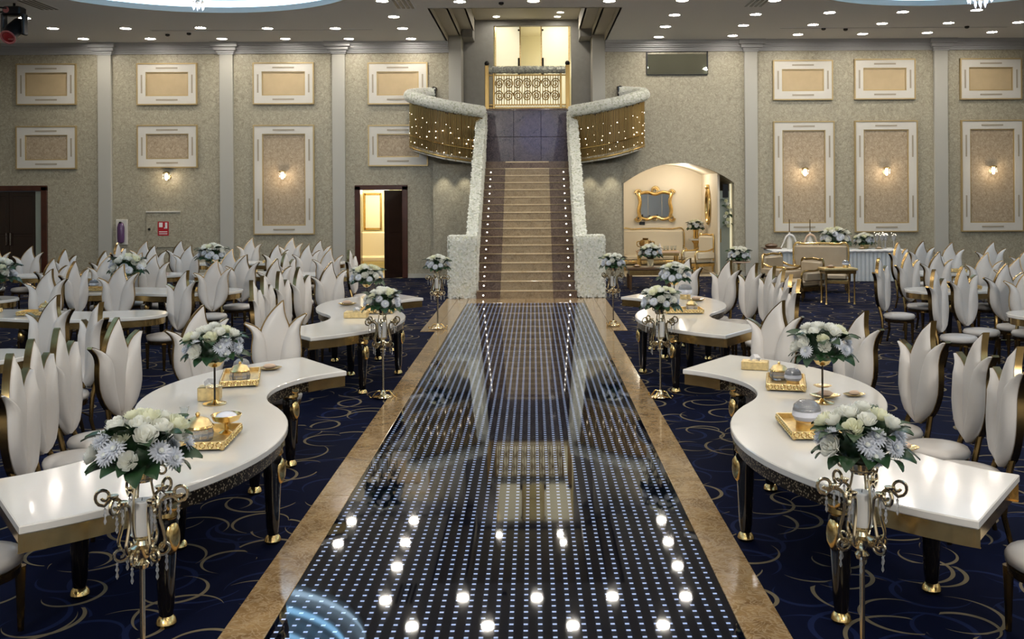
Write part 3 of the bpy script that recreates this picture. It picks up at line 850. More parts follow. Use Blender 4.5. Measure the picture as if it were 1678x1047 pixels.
def boxfaces(x0, x1, y0, y1, z0, z1):
    return [((x0,y0,z0),(x1,y0,z0),(x1,y0,z1),(x0,y0,z1),(0,-1,0)), ((x0,y0,z1),(x1,y0,z1),(x1,y1,z1),(x0,y1,z1),(0,0,1)),
            ((x0,y0,z0),(x0,y1,z0),(x0,y1,z1),(x0,y0,z1),(-1,0,0)), ((x1,y0,z0),(x1,y1,z0),(x1,y1,z1),(x1,y0,z1),(1,0,0))]
for side, lab in ((-1, 'dark door side'), (1, 'arched alcove side')):
    mx = (lambda x: XC + side * (x))       # distance from axis
    sd = 10 + side
    # newel block
    a, b = sorted((mx(1.15), mx(1.77)))
    e = empty('flower_pedestal', ((a + b) / 2, 22.3, 0), label='tall block covered in white blossoms at the stair foot, ' + lab, cat='flower pillar', group='white flower blocks at the stair foot')
    h2 = (b - a) / 2
    MB().box(-h2, h2, -.02, .5, .0, 1.40, .05).build('core', 'hedge_core', e)
    o = coat(boxfaces(-h2, h2, -.02, .5, .02, 1.41), 950, .036, sd).build('blossom_coat', 'hedge_white', e, smooth=False, fix=False); o['kind'] = 'stuff'
    # sloping parapet
    a, b = sorted((mx(1.145), mx(1.40)))
    e = empty('flower_parapet', ((a + b) / 2, 22.7, 0), label='sloping stair parapet wrapped in white blossoms, ' + lab, cat='garland', group='white blossom stair parapets')
    h2 = (b - a) / 2
    slope = RISE / RUN
    y0, y1 = 0.0, LY - 22.7 + .05
    zt0 = 1.42; zt1 = 4.70
    def prof(y): return zt0 + (zt1 - zt0) * (y - y0) / (y1 - y0)
    mb = MB()
    vs = []
    for y in (y0, y1):
        zb = max(0.0, prof(y) - 1.55)
        vs += [(-h2, y, zb), (h2, y, zb), (h2, y, prof(y)), (-h2, y, prof(y))]
    mb.add(vs, [(0,1,2,3),(7,6,5,4),(0,4,5,1),(1,5,6,2),(2,6,7,3),(3,7,4,0)])
    mb.build('core', 'hedge_core', e, smooth=False)
    nv = Vector((0, -(zt1 - zt0), (y1 - y0))).normalized()
    inner = -side * h2
    fc = [((-h2, y0, prof(y0)), (h2, y0, prof(y0)), (h2, y1, prof(y1)), (-h2, y1, prof(y1)), tuple(nv)),
          ((inner, y0, prof(y0) - .55), (inner, y1, prof(y1) - .55), (inner, y1, prof(y1)), (inner, y0, prof(y0)), (-side, 0, 0)),
          ((-h2, y0, prof(y0) - .5), (h2, y0, prof(y0) - .5), (h2, y0, prof(y0)), (-h2, y0, prof(y0)), (0, -1, 0))]
    o = coat(fc, 950, .036, sd + 5).build('blossom_coat', 'hedge_white', e, smooth=False, fix=False); o['kind'] = 'stuff'
    MB().box(-.09, .09, y1 + .0, y1 + .16, prof(y1) - 1.45, prof(y1) + .1, .02).build('newel', 'rail_gold', e, smooth=False)
    # curved balcony
    path = [(1.22, 26.95, 4.66), (1.75, 26.62, 4.72), (2.35, 26.40, 4.82), (2.90, 26.50, 4.97), (3.22, 26.90, 5.10), (3.20, 27.45, 5.20), (2.95, 27.80, 5.26), (2.66, 27.90, 5.28)]
    pts = crom([(mx(x), y, z) for (x, y, z) in path], 64)
    e = empty('curved_balcony', (0, 0, 0), label='curved stair balcony hung with gold rods and tiny lights, ' + lab, cat='balcony', group='curved balconies beside the stair')
    RH = 1.36
    # outer apron (stringer) and soffit
    mb = MB(); vs = []; fs = []
    for p in pts:
        yw = 27.93 if (side < 0 and p.x < W(702, 240)[0] + .03) else 27.995     # stops against the panel frame, else against the wall
        yw = max(p.y, yw)
        vs += [(p.x, p.y, p.z - RH - .10), (p.x, p.y, p.z - RH + .05), (p.x, yw, p.z - RH + .05), (p.x, yw, p.z - RH - .10)]
    for i in range(len(pts) - 1):
        for k in range(4):
            q = (k + 1) % 4
            fs.append((i*4+k, i*4+q, i*4+4+q, i*4+4+k))
    mb.add(vs, fs).build('soffit', 'pilaster_paint', e)
    MB().tube([p - Vector((0, .0, RH + .03)) for p in pts], .03, 6).build('bottom_trim', 'rail_gold', e)
    # curved thin bronze sheet behind rods
    mb = MB(); vs = []; fs = []
    for p in pts:
        dn = Vector((0, .03, 0))
        vs += [(p.x, p.y + .03, p.z - RH), (p.x, p.y + .03, p.z - .1)]
    for i in range(len(pts) - 1):
        fs.append((2*i, 2*i+2, 2*i+3, 2*i+1))
    mb.add(vs, fs).build('backing', 'rail_backing', e, fix=False)
    me_r = MB().lathe([(.012, 0), (.012, RH - .1)], 5).mesh('rod', 'rail_gold')
    L = [0]
    for i in range(1, len(pts)): L.append(L[-1] + (pts[i] - pts[i-1]).length)
    nr = int(L[-1] / .045)
    rg = random.Random(sd)
    def along(s):
        for i in range(1, len(pts)):
            if L[i] >= s:
                t = (s - L[i-1]) / max(1e-6, L[i] - L[i-1]); return pts[i-1].lerp(pts[i], t)
        return pts[-1]
    for i in range(nr):
        p = along((i + .5) / nr * L[-1])
        o = link(me_r, 'rod', e, (p.x, p.y + rg.uniform(-.02, .01), p.z - RH - rg.uniform(0, .10)))
        o.scale = (1, 1, rg.uniform(.97, 1.03))
    MB().tube([p - Vector((0, .03, RH - .30)) for p in pts], .016, 5).build('lower_band', 'gold', e)
    me_f = MB().ball(.017, (0, 0, 0), 8, rings=4).mesh('fairy_light', 'fairy_lamp')
    for i in range(48):
        s = (.05 + .70 * ((i % 12) + rg.uniform(.2, .8)) / 12) * L[-1]
        p = along(s)
        o = link(me_f, 'fairy_light', e, (p.x, p.y - .035, p.z - .40 - .95 * ((i // 12) + rg.uniform(.2, .8)) / 4))
        o.scale = (rg.choice((.4, .6, .9)),) * 3
    # end post at wall
    p = pts[-1]
    MB().lathe([(.07, -1.3), (.07, .05), (.09, .06), (.09, .16), (.0, .2)], 8, (p.x, p.y, p.z)).build('end_post', 'dark_wood', e)
    # garland on the rail
    g = empty('rail_garland', (0, 0, 0), label='white blossom garland lying on the curved balcony rail, ' + lab, cat='garland', group='garlands on the curved balcony rails')
    MB().tube(pts, .145, 8).build('core', 'hedge_core', g)
    mb = MB()
    for i in range(2600):
        p = along(rg.random() * L[-1]); a = rg.random() * 2 * PI
        q = along(min(L[-1], rg.random() * .01 + .0))
        j = min(range(len(pts) - 1), key=lambda k: abs((pts[k] - p).length))
        t = (pts[j + 1] - pts[j]).normalized()
        u = Vector((0, 0, 1)); v = t.cross(u).normalized()
        nv = (u * math.sin(a) + v * math.cos(a)).normalized()
        blossom(mb, p + nv * .15, nv, .036 * rg.uniform(.7, 1.15), rg)
    o = mb.build('blossom_coat', 'hedge_white', g, smooth=False, fix=False); o['kind'] = 'stuff'
    # two little downlights washing the wall below the balcony
    for xx in (1.75, 2.35):
        lp = bpy.data.lights.new('soffit_spot', 'SPOT'); lp.energy = 34; lp.color = (1, .93, .75); lp.spot_size = R(75); lp.spot_blend = .6; lp.shadow_soft_size = .04
        lo = bpy.data.objects.new('soffit_spot', lp); C.objects.link(lo); lo.parent = e; lo.location = (mx(xx), 27.2, 3.18)
# garland on the upper balustrade
g = empty('top_rail_garland', (XC, 28.62, OZ0), label='greyish blossom garland on the upper landing balustrade', cat='garland')
cz = (rt + gt) / 2
hw = (bx1 - bx0) / 2
MB().tube([(-hw + .06, 0, cz), (hw - .06, 0, cz)], .10, 8).build('core', 'hedge_core', g)
rg = random.Random(5); mb = MB()
for i in range(700):
    a = rg.random() * 2 * PI
    nv = Vector((0, -math.cos(a), math.sin(a)))
    blossom(mb, Vector((rg.uniform(-hw + .08, hw - .08), 0, cz)) + nv * .10, nv, .03 * rg.uniform(.7, 1.2), rg)
o = mb.build('blossom_coat', 'garland_grey', g, smooth=False, fix=False); o['kind'] = 'stuff'

# ================================================================== CEILING FITTINGS
me_lens = MB().lathe([(.0, -.008), (.125, -.006), (.13, 0.0)], 16).mesh('lens', 'downlight_lens')
me_ring = MB().lathe([(.13, -.004), (.14, -.016), (.165, -.010), (.17, 0.0)], 16, caps=False).mesh('trim_ring', 'white_trim')
def downlight(x, y, z=ZC, s=1.0, group='recessed downlights of the hall ceiling', label='round recessed downlight in the grey ceiling'):
    e = empty('downlight', (x, y, z), label=label, cat='downlight', group=group)
    e.scale = (s, s, s)
    link(me_lens, 'lens', e); link(me_ring, 'trim_ring', e)
DL = [(88, 46), (138, 63), (207, 46), (248, 63), (330, 45), (365, 63), (628, 1), (647, 27), (551, 46), (469, 63), (573, 63), (661, 46), (675, 63), (755, 2), (876, 1), (1000, 1),
      (1120, 0), (1107, 24), (1092, 43), (1081, 60), (1240, 23), (1220, 41), (1202, 58), (1271, 0), (1361, 20), (1481, 19), (1602, 16), (1334, 40), (1447, 38), (1556, 37), (1670, 36), (1309, 56), (1415, 55), (1521, 53), (1627, 52), (42, 29), (440, 46)]
for (a, b) in DL:
    Y = F * (ZC - H) / (VY - ypx(a, b))
    downlight((a - VX) * Y / F, min(Y, 27.6))
for (a, b) in ((815, 27), (920, 20), (915, 27)):
    Y = F * (ZN - H) / (VY - ypx(a, b))
    downlight((a - VX) * Y / F, min(Y, 28.6), ZN - .002, .7, 'small downlights above the stair', 'small recessed downlight in the stepped recess above the stairs')
# the same grid goes on over the rest of the hall
for yy in (20.6, 17.2, 13.8, 10.4, 7.0, 3.6, 0.2, -3.2, -6.6, -10.0):
    for xx in (-17.0, -13.2, -2.6, -1.0, 0.8, 2.7, 4.4, 14.4, 17.6):
        downlight(xx, yy)
# slots, vents
def slot(px0, px1, py, lab):
    Y = F * (ZC - H) / (VY - ypx((px0 + px1) / 2, py))
    x0, x1 = (px0 - VX) * Y / F, (px1 - VX) * Y / F
    e = empty('slot_diffuser', ((x0 + x1) / 2, Y, ZC), label=lab, cat='air slot', group='long air slots of the ceiling')
    h = (x1 - x0) / 2
    MB().box(-h, h, -.03, .03, -.006, .0).build('slot', 'black_metal', e, smooth=False)
    MB().box(-h - .02, h + .02, -.05, -.03, -.010, 0).box(-h - .02, h + .02, .03, .05, -.010, 0).build('flange', 'ceiling_paint', e, smooth=False)
slot(250, 612, 49, 'long thin dark air slot in the ceiling, dark door side')
slot(1280, 1652, 45, 'long thin dark air slot in the ceiling above the buffet')
for (a, b, lab) in ((66, 8, 'dark slatted ceiling vent beside the moving stage light'), (664, 6, 'dark slatted ceiling vent in front of the stair recess, dark door side'), (1246, 3, 'dark slatted ceiling vent above the arched alcove')):
    Y = F * (ZC - H) / (VY - ypx(a, b))
    e = empty('ceiling_vent', ((a - VX) * Y / F, Y, ZC), label=lab, cat='vent', group='ceiling vents')
    for k in range(4):
        MB().box(-.22 + k * .11, -.16 + k * .11, -.55, .55, -.012, 0).build('slat', 'black_metal', e, smooth=False)
    MB().box(-.27, .23, -.58, .58, -.006, 0).build('plate', 'ceiling_paint', e, smooth=False)
me_d = MB().lathe([(.06, 0), (.06, -.04), (.03, -.06), (.001, -.06)], 10).mesh('sprinkler', 'black_metal')
for (a, b) in ((276, 56), (311, 54), (1351, 46), (1387, 47), (1586, 43), (823, 4)):
    Y = F * (ZC - H) / (VY - ypx(a, b))
    o = link(me_d, 'sprinkler', None, ((a - VX) * Y / F, Y, ZC))
    tag(o, 'tiny dark sprinkler head on the ceiling', 'sprinkler', 'ceiling sprinklers')

# ---- chandeliers in the two visible domes
def chandelier(x, y, zb, lab):
    e = empty('chandelier', (x, y, ZC + 1.42), label=lab, cat='chandelier', group='crystal chandeliers in the domes')
    z0 = zb - (ZC + 1.42)
    MB().tube([(0, 0, 0), (0, 0, z0 + .25)], .02, 8).build('stem', 'champagne', e)
    MB().lathe([(.12, 0), (.10, -.05), (.02, -.08)], 12).build('canopy', 'champagne', e)
    me = MB().lathe([(.001, -.16), (.022, -.10), (.018, -.02), (.004, .0)], 5).mesh('crystal_drop', 'bright_crystal')
    for (r, z, n) in ((.42, z0 + .75, 20), (.36, z0 + .45, 18), (.22, z0 + .28, 12), (.10, z0 + .18, 6)):
        ring = [(r * math.cos(2 * PI * i / 20), r * math.sin(2 * PI * i / 20), z) for i in range(20)]
        q = MB().tube(ring, .015, 5, closed=True).build('ring', 'champagne', e)
        for i in range(n):
            a = 2 * PI * i / n
            link(me, 'crystal_drop', q, (r * math.cos(a), r * math.sin(a), z - .01))
        for i in range(4):
            a = PI / 2 * i
            MB().tube([(0, 0, z + .12), (r * math.cos(a), r * math.sin(a), z)], .008, 4).build('spoke', 'champagne', e)
p = at_y(327, 18, 19.6); chandelier(p.x, p.y, p.z, 'tiered crystal chandelier hanging in the dome on the dark door side')
p = at_y(1608, 14, 19.2); chandelier(p.x, p.y, p.z, 'tiered crystal chandelier hanging in the dome on the buffet side')

# ---- moving head stage light, top left
p = at_y(25, 42, 22.0)
e = empty('stage_light', p, label='black moving head stage light with red lens hung from the ceiling', cat='stage light')
MB().box(-.20, .20, -.16, .16, .22, .42, .03).build('base_box', 'black_metal', e)
for s in (-1, 1):
    MB().box(s * .23 - .035, s * .23 + .035, -.09, .09, -.22, .26, .015).build('yoke_arm', 'black_metal', e)
MB().tube([(0, .22, .08), (0, -.02, -.12), (0, -.26, -.30)], [.15, .19, .17], 14).build('head', 'black_metal', e)
d = Vector((0, -.24, -.18)).normalized()
M = Matrix.Translation(Vector((0, -.26, -.30)) + d * .005) @ d.to_track_quat('Z', 'Y').to_matrix().to_4x4()
MB().lathe([(.001, .02), (.10, .015), (.13, .0)], 16).xform(M).build('lens', 'red_lens', e)
MB().lathe([(.13, 0), (.14, .02), (.17, .02), (.17, .0)], 16, caps=False).xform(M).build('lens_ring', 'pink_ring', e)
MB().lathe([(.001, -.01), (.07, -.008), (.07, 0)], 12).xform(Matrix.Translation((-.10, -.165, .33)) @ Matrix.Rotation(R(90), 4, 'X')).build('display_panel', 'pink_ring', e)
zt = ZC - p.z
MB().tube([(0, 0, .40), (0, 0, zt)], .03, 6).build('hanger', 'black_metal', e)
ring = [(-.45 + .42 * math.cos(2 * PI * i / 20), .3 * math.sin(2 * PI * i / 20), zt - .14) for i in range(20)]
MB().tube(ring, .022, 5, closed=True).build('cable_loop', 'black_metal', e)
# added unseen blue spot, tinting the marble behind the stair landing
lp = bpy.data.lights.new('stage_wash', 'SPOT'); lp.energy = 160; lp.color = (.10, .20, 1.0); lp.spot_size = R(10); lp.spot_blend = .8; lp.shadow_soft_size = 1.0
lo = bpy.data.objects.new('stage_wash', lp); C.objects.link(lo); lo.location = (.3, 10.0, 5.3)
lo.rotation_euler = (Vector((-.1, 28.6, 3.95)) - Vector((.3, 10, 5.3))).to_track_quat('-Z', 'Y').to_euler()

# ================================================================== TABLES
TOPZ = 0.78
def leg_meshes():
    black = MB().lathe([(.035, .05), (.045, .12), (.052, .30), (.062, .48), (.070, .58), (.055, .63)], 12).mesh('leg', 'black_lacquer')
    bulb = MB().ball(.052, (0, -.045, .50), 12, 1.0, .9, 1.9, 8).mesh('gold_teardrop', 'gold')
    foot = MB().lathe([(.0, .0), (.045, .0), (.058, .02), (.05, .045), (.036, .06)], 12).mesh('foot', 'gold')
    collar = MB().lathe([(.06, .60), (.075, .62), (.07, .65), (.085, .67), (.085, .70)], 12).mesh('collar', 'gold')
    return black, bulb, foot, collar
LEG = leg_meshes()
def add_leg(t, x, y, out):
    a = math.atan2(out[1], out[0]) + PI / 2
    o = link(LEG[0], 'leg', t, (x, y, 0), (0, 0, a))
    link(LEG[1], 'gold_teardrop', o); link(LEG[2], 'foot', o); link(LEG[3], 'collar', o)
def offset_poly(poly, d):
    n = len(poly); out = []
    for i in range(n):
        p0, p1, p2 = Vector(poly[i - 1]), Vector(poly[i]), Vector(poly[(i + 1) % n])
        a = (p1 - p0).normalized(); b = (p2 - p1).normalized()
        na = Vector((a.y, -a.x)); nb = Vector((b.y, -b.x))
        m = (na + nb)
        if m.length < 1e-6: m = na
        m.normalize()
        k = max(.4, m.dot(na))
        out.append(tuple(p1 + m * (d / k)))
    return out
def area(poly):
    return sum(poly[i - 1][0] * poly[i][1] - poly[i][0] * poly[i - 1][1] for i in range(len(poly))) / 2
def ngon_slab(mb, poly, z0, z1, ch):
    """slab with a rounded top edge"""
    if area(poly) < 0: poly = poly[::-1]
    n = len(poly)
    rings = [(offset_poly(poly, -ch), z0), (poly, z0 + ch), (poly, z1 - ch), (offset_poly(poly, -ch), z1)]
    vs = []; fs = []
    for q, z in rings: vs += [(x, y, z) for x, y in q]
    for k in range(3):
        for i in range(n):
            j = (i + 1) % n
            fs.append((k*n+i, k*n+j, k*n+n+j, k*n+n+i))
    fs.append(tuple(range(n - 1, -1, -1))); fs.append(tuple(range(3 * n, 4 * n)))
    mb.add(vs, fs)
def center_outline(cl, hw, round_caps=False):
    """outline polygon of a band around a centre line"""
    L, Rr = [], []
    m = len(cl)
    for i in range(m):
        t = (cl[min(i + 1, m - 1)] - cl[max(i - 1, 0)]).normalized()
        nrm = Vector((t.y, -t.x))
        Rr.append(cl[i] + nrm * hw); L.append(cl[i] - nrm * hw)
    if round_caps:
        def cap(c, t, n=7):
            a0 = math.atan2(t.y, t.x)
            return [c + hw * Vector((math.cos(a0 - PI / 2 + PI * k / (n + 1)), math.sin(a0 - PI / 2 + PI * k / (n + 1)))) for k in range(1, n + 1)]
        te = (cl[-1] - cl[-2]).normalized(); ts = (cl[0] - cl[1]).normalized()
        return [tuple(p) for p in Rr + cap(cl[-1], te) + L[::-1] + cap(cl[0], ts)]
    return [tuple(p) for p in Rr + L[::-1]]
def s_line(theta0=R(35), alpha=R(88), rad=1.53, n=22):
    p = Vector((0, 0)); pts = [p.copy()]; h = theta0
    for sgn in (1, -1):
        for i in range(n):
            h2 = h + sgn * alpha / n
            hm = (h + h2) / 2
            p = p + Vector((math.cos(hm), math.sin(hm))) * (rad * alpha / n); pts.append(p.copy()); h = h2
    c = pts[n]
    return [q - c for q in pts]
def make_table(name, cl, hw, legs, label, cat, group, round_caps=False, mosaic=True):
    t = empty(name, (0, 0, 0), label=label, cat=cat, group=group)
    out = center_outline(cl, hw, round_caps)
    mb = MB(); ngon_slab(mb, out, TOPZ - .045, TOPZ, .006)
    mb.build('tabletop', 'white_lacquer', t, angle=24)
    if area(out) < 0: out = out[::-1]
    o2 = offset_poly(out, -.035); o3 = offset_poly(out, -.06)
    n = len(out)
    vs = [(x, y, TOPZ - .045) for x, y in o2] + [(x, y, TOPZ - .135) for x, y in o2] + [(x, y, TOPZ - .135) for x, y in o3] + [(x, y, TOPZ - .045) for x, y in o3]
    fs = []
    for i in range(n):
        j = (i + 1) % n
        for k in range(3): fs.append((k*n+i, k*n+j, k*n+n+j, k*n+n+i))
    MB().add(vs, fs).build('apron', 'apron_mosaic' if mosaic else 'gold', t, fix=False)
    if mosaic:
        # plain gold facings across the two straight ends
        for (p, q) in ((cl[0], cl[1]), (cl[-1], cl[-2])):
            d = (q - p).normalized(); nn = Vector((d.y, -d.x))
            a = p + d * .028 + nn * (hw - .028); b = p + d * .028 - nn * (hw - .028)
            a2 = a + d * .10; b2 = b + d * .10
            q = MB().prism([tuple(a), tuple(b), tuple(b2), tuple(a2)], TOPZ - .145, TOPZ - .046)
            q.build('end_facing', 'gold', t, smooth=False)
        for rng in (range(0, 6), range(len(cl) - 1, len(cl) - 7, -1)):
            for sd in (-1, 1):
                vs = []
                for k in rng:
                    tt = (cl[min(k + 1, len(cl) - 1)] - cl[max(k - 1, 0)]).normalized()
                    nn = Vector((tt.y, -tt.x)) * sd
                    for (o_, z_) in ((.030, TOPZ - .046), (.030, TOPZ - .145), (.05, TOPZ - .145)):
                        p = cl[k] + nn * (hw - o_); vs.append((p.x, p.y, z_))
                fs2 = []
                for k in range(5):
                    for j in range(2): fs2.append((3*k+j, 3*k+3+j, 3*k+4+j, 3*k+1+j))
                MB().add(vs, fs2).build('side_facing', 'gold', t)
    MB().prism(o3, TOPZ - .06, TOPZ - .046).build('under_board', 'black_lacquer', t, smooth=False)
    m = len(cl)
    for (u, s, ins) in legs:
        i = int(u * (m - 1)); tt = (cl[min(i + 1, m - 1)] - cl[max(i - 1, 0)]).normalized(); nrm = Vector((tt.y, -tt.x))
        p = cl[i] + nrm * (hw - ins) * s
        add_leg(t, p.x, p.y, (nrm.x * s, nrm.y * s))
    return t
SL = s_line()
SLEGS = [(u, s, .10 if s > 0 or u < .2 else .26) for u in (.145, .38, .62, .855) for s in (-1, 1)]
SLEGS_M = [(u, -s, i) for (u, s, i) in SLEGS]
G_S = 'serpentine white tables along the aisle'
def mirrorx(cl): return [Vector((-p.x, p.y)) for p in cl]
t = make_table('serpentine_table', SL, .49, SLEGS, 'white lacquer S-shaped table with gold apron, farthest from the stairs, dark door side', 'table', G_S)
t.location = (-2.42, 7.27, 0)
c = copy_tree(t, None, kid_map(t)); c.location = (-2.42, 13.55, 0)
c['label'] = 'white lacquer S-shaped table with gold apron, nearer the stairs, dark door side'
t = make_table('serpentine_table', mirrorx(SL), .49, SLEGS_M, 'white lacquer S-shaped table with gold apron, far from the stairs, alcove side', 'table', G_S)
t.location = (2.07, 7.27, 0)
c = copy_tree(t, None, kid_map(t)); c.location = (2.07, 13.55, 0)
c['label'] = 'white lacquer S-shaped table with gold apron, nearer the stairs, alcove side'
# rounded tables of the side blocks
def wavy(L, amp, n=18):
    return [Vector((-L / 2 + L * i / n, amp * math.sin(2 * PI * i / n))) for i in range(n + 1)]
RL = [(u, s, .29) for u in (.1, .5, .9) for s in (-1, 1)]
G_R = 'round-ended white tables of the side blocks'
tr = make_table('banquet_table', wavy(2.7, .16), .46, RL, 'x', 'table', G_R, True, False)
km = kid_map(tr)
TB = [(-6.95, 9.95, 'fourth side row from the end wall, dark door side', 0), (-6.85, 13.40, 'third side row from the end wall, dark door side', 0), (-6.45, 16.65, 'second side row, dark door side', 0),
      (-10.0, 15.45, 'beside the second side row, out by the dark double door', 0), (-12.7, 20.3, 'rear side row, out by the dark double door', 0),
      (-5.2, 20.15, 'rear side row before the open doorway', 0), (-8.95, 20.15, 'rear side row by the fire cabinet', 180), (-6.3, 23.45, 'row against the end wall below the tall panel', 0),
      (8.05, 12.8, 'third row from the buffet wall', 0), (7.95, 16.1, 'second row before the buffet', 0), (9.2, 19.45, 'row past the buffet', 0), (11.8, 15.95, 'second row, far out past the buffet', 180), (12.95, 19.45, 'row far past the buffet by the end wall', 180)]
TSX = {2: .82}
for i, (x, y, lab, rz) in enumerate(TB):
    c = tr if i == 0 else copy_tree(tr, None, km)
    c.location = (x, y, 0); c.rotation_euler = (0, 0, R(rz)); c.scale = (TSX.get(i, 1.0), 1, 1)
    c['label'] = 'round-ended white table, ' + lab

# ================================================================== TULIP CHAIRS
def petal_rows(le, re, n=14):
    return crom([(x, z, 0) for x, z in le], n), crom([(x, z, 0) for x, z in re], n)
CY0 = .20
def ypos(x, z): return CY0 + (z - .5) * .055 - .15 * x * x + .18 * max(0, z - .95) ** 2
def petal(le, re, puff, fwd, n=15, m=8):
    A, B = petal_rows(le, re, n)
    vs = []; fs = []
    for i in range(n):
        v = i / (n - 1)
        for j in range(m + 1):
            u = j / m
            x = A[i].x * (1 - u) + B[i].x * u; z = A[i].y * (1 - u) + B[i].y * u
            wd = (B[i] - A[i]).length
            tk = puff * math.sqrt(max(0, 1 - (2 * u - 1) ** 2)) * min(1.0, wd / .10)
            vs.append((x, ypos(x, z) - fwd - tk, z))
    k = n * (m + 1)
    for i in range(n):
        for j in range(m + 1):
            u = j / m
            x = A[i].x * (1 - u) + B[i].x * u; z = A[i].y * (1 - u) + B[i].y * u
            vs.append((x, ypos(x, z) + .012, z))
    q = m + 1
    for i in range(n - 1):
        for j in range(m):
            a = i * q + j
            fs.append((a, a + 1, a + q + 1, a + q)); fs.append((k + a, k + a + q, k + a + q + 1, k + a + 1))
        fs.append((i * q, (i + 1) * q, k + (i + 1) * q, k + i * q)); fs.append((i * q + m, k + i * q + m, k + (i + 1) * q + m, (i + 1) * q + m))
    for j in range(m):
        fs.append((j, k + j, k + j + 1, j + 1)); a = (n - 1) * q + j
        fs.append((a, a + 1, k + a + 1, k + a))
    return MB().add(vs, fs)
def petal_slab(mb, le, re, off, y0, y1, n=15):
    A, B = petal_rows(le, re, n)
    loop = [Vector((p.x, p.y)) for p in A] + [Vector((p.x, p.y)) for p in B[::-1]]
    # drop near duplicates
    pl = []
    for p in loop:
        if not pl or (p - pl[-1]).length > .006: pl.append(p)
    poly = [tuple(p) for p in pl]
    if area(poly) < 0: poly = poly[::-1]
    po = offset_poly(poly, off)
    nn = len(po); vs = []; fs = []
    for yy in (y0, y1):
        vs += [(x, ypos(x, z) + yy, z) for x, z in po]
    for i in range(nn):
        j = (i + 1) % nn
        fs.append((i, j, nn + j, nn + i))
    # faces as strips through opposite points
    fs.append(tuple(range(nn))); fs.append(tuple(range(2 * nn - 1, nn - 1, -1)))
    mb.add(vs, fs)
CEN = ([(-.02, .52), (-.12, .64), (-.165, .82), (-.155, 1.0), (-.10, 1.14), (-.02, 1.245), (.062, 1.322)], [(.02, .52), (.11, .62), (.165, .80), (.165, .96), (.120, 1.10), (.085, 1.20), (.072, 1.326)])
LEF = ([(-.03, .50), (-.15, .60), (-.225, .75), (-.23, .90), (-.22, .99), (-.24, 1.06), (-.298, 1.118)], [(-.01, .50), (-.05, .62), (-.08, .80), (-.09, .93), (-.13, 1.02), (-.20, 1.085), (-.292, 1.125)])
RIG = ([(.0, .50), (.01, .62), (.03, .77), (.06, .92), (.12, 1.055), (.20, 1.145), (.288, 1.193)], [(.03, .50), (.16, .60), (.235, .75), (.24, .90), (.228, 1.02), (.247, 1.11), (.296, 1.188)])
def make_chair():
    t = empty('tulip_chair', (0, 0, 0), label='x', cat='chair', group='x')
    petal(*CEN, .040, -.004).build('centre_petal', 'cream_leather', t, angle=60)
    petal(*LEF, .058, .014).build('side_petal', 'cream_leather', t, angle=60)
    petal(*RIG, .060, .020).build('side_petal', 'cream_leather', t, angle=60)
    mb = MB()
    for (le, re) in (CEN, LEF, RIG): petal_slab(mb, le, re, .009, .0, .048)
    mb.build('back_frame', 'bronze', t, smooth=True, angle=40)
    MB().lathe([(.001, .395), (.20, .395), (.232, .415), (.238, .445), (.222, .472), (.16, .484), (.001, .488)], 22, (0, -.05, 0), 1.02, 1.0).build('seat', 'cream_leather', t, angle=60)
    MB().lathe([(.19, .350), (.225, .352), (.232, .396), (.20, .398)], 22, (0, -.05, 0), 1.0, .98).build('seat_rail', 'bronze', t)
    fl_ = MB().lathe([(.016, 0), (.018, .05), (.024, .22), (.030, .36)], 8).mesh('leg', 'bronze')
    for (x, y) in ((-.17, -.20), (.17, -.20)):
        link(fl_, 'leg', t, (x, y, 0))
    for s in (-1, 1):
        MB().tube([(s * .17, .20, 0), (s * .16, .155, .20), (s * .15, .17, .40), (s * .12, .235, .62), (s * .10, .265, .80)], [.017, .02, .024, .022, .014], 8).build('leg', 'bronze', t)
    MB().tube([(-.155, .17, .22), (.155, .17, .22)], .010, 6).build('stretcher', 'bronze', t)
    return t
CH0 = make_chair(); CKM = kid_map(CH0)
first = [True]
def chair_tip(px, py, phi, label, group, tz=1.325):
    """phi: 0 faces the camera end of the hall (-Y), positive turns toward +X"""
    tip = at_z(px, py, tz)
    a = R(phi)
    M = Matrix.Rotation(a, 3, 'Z')
    off = M @ Vector((.055, ypos(.055, 1.32), 0))
    c = CH0 if first[0] else copy_tree(CH0, None, CKM)
    first[0] = False
    c.location = (tip.x - off.x, tip.y - off.y, 0); c.rotation_euler = (0, 0, a)
    c['label'] = label; c['group'] = group
    return c
base = 'cream tulip chair with gold edge '
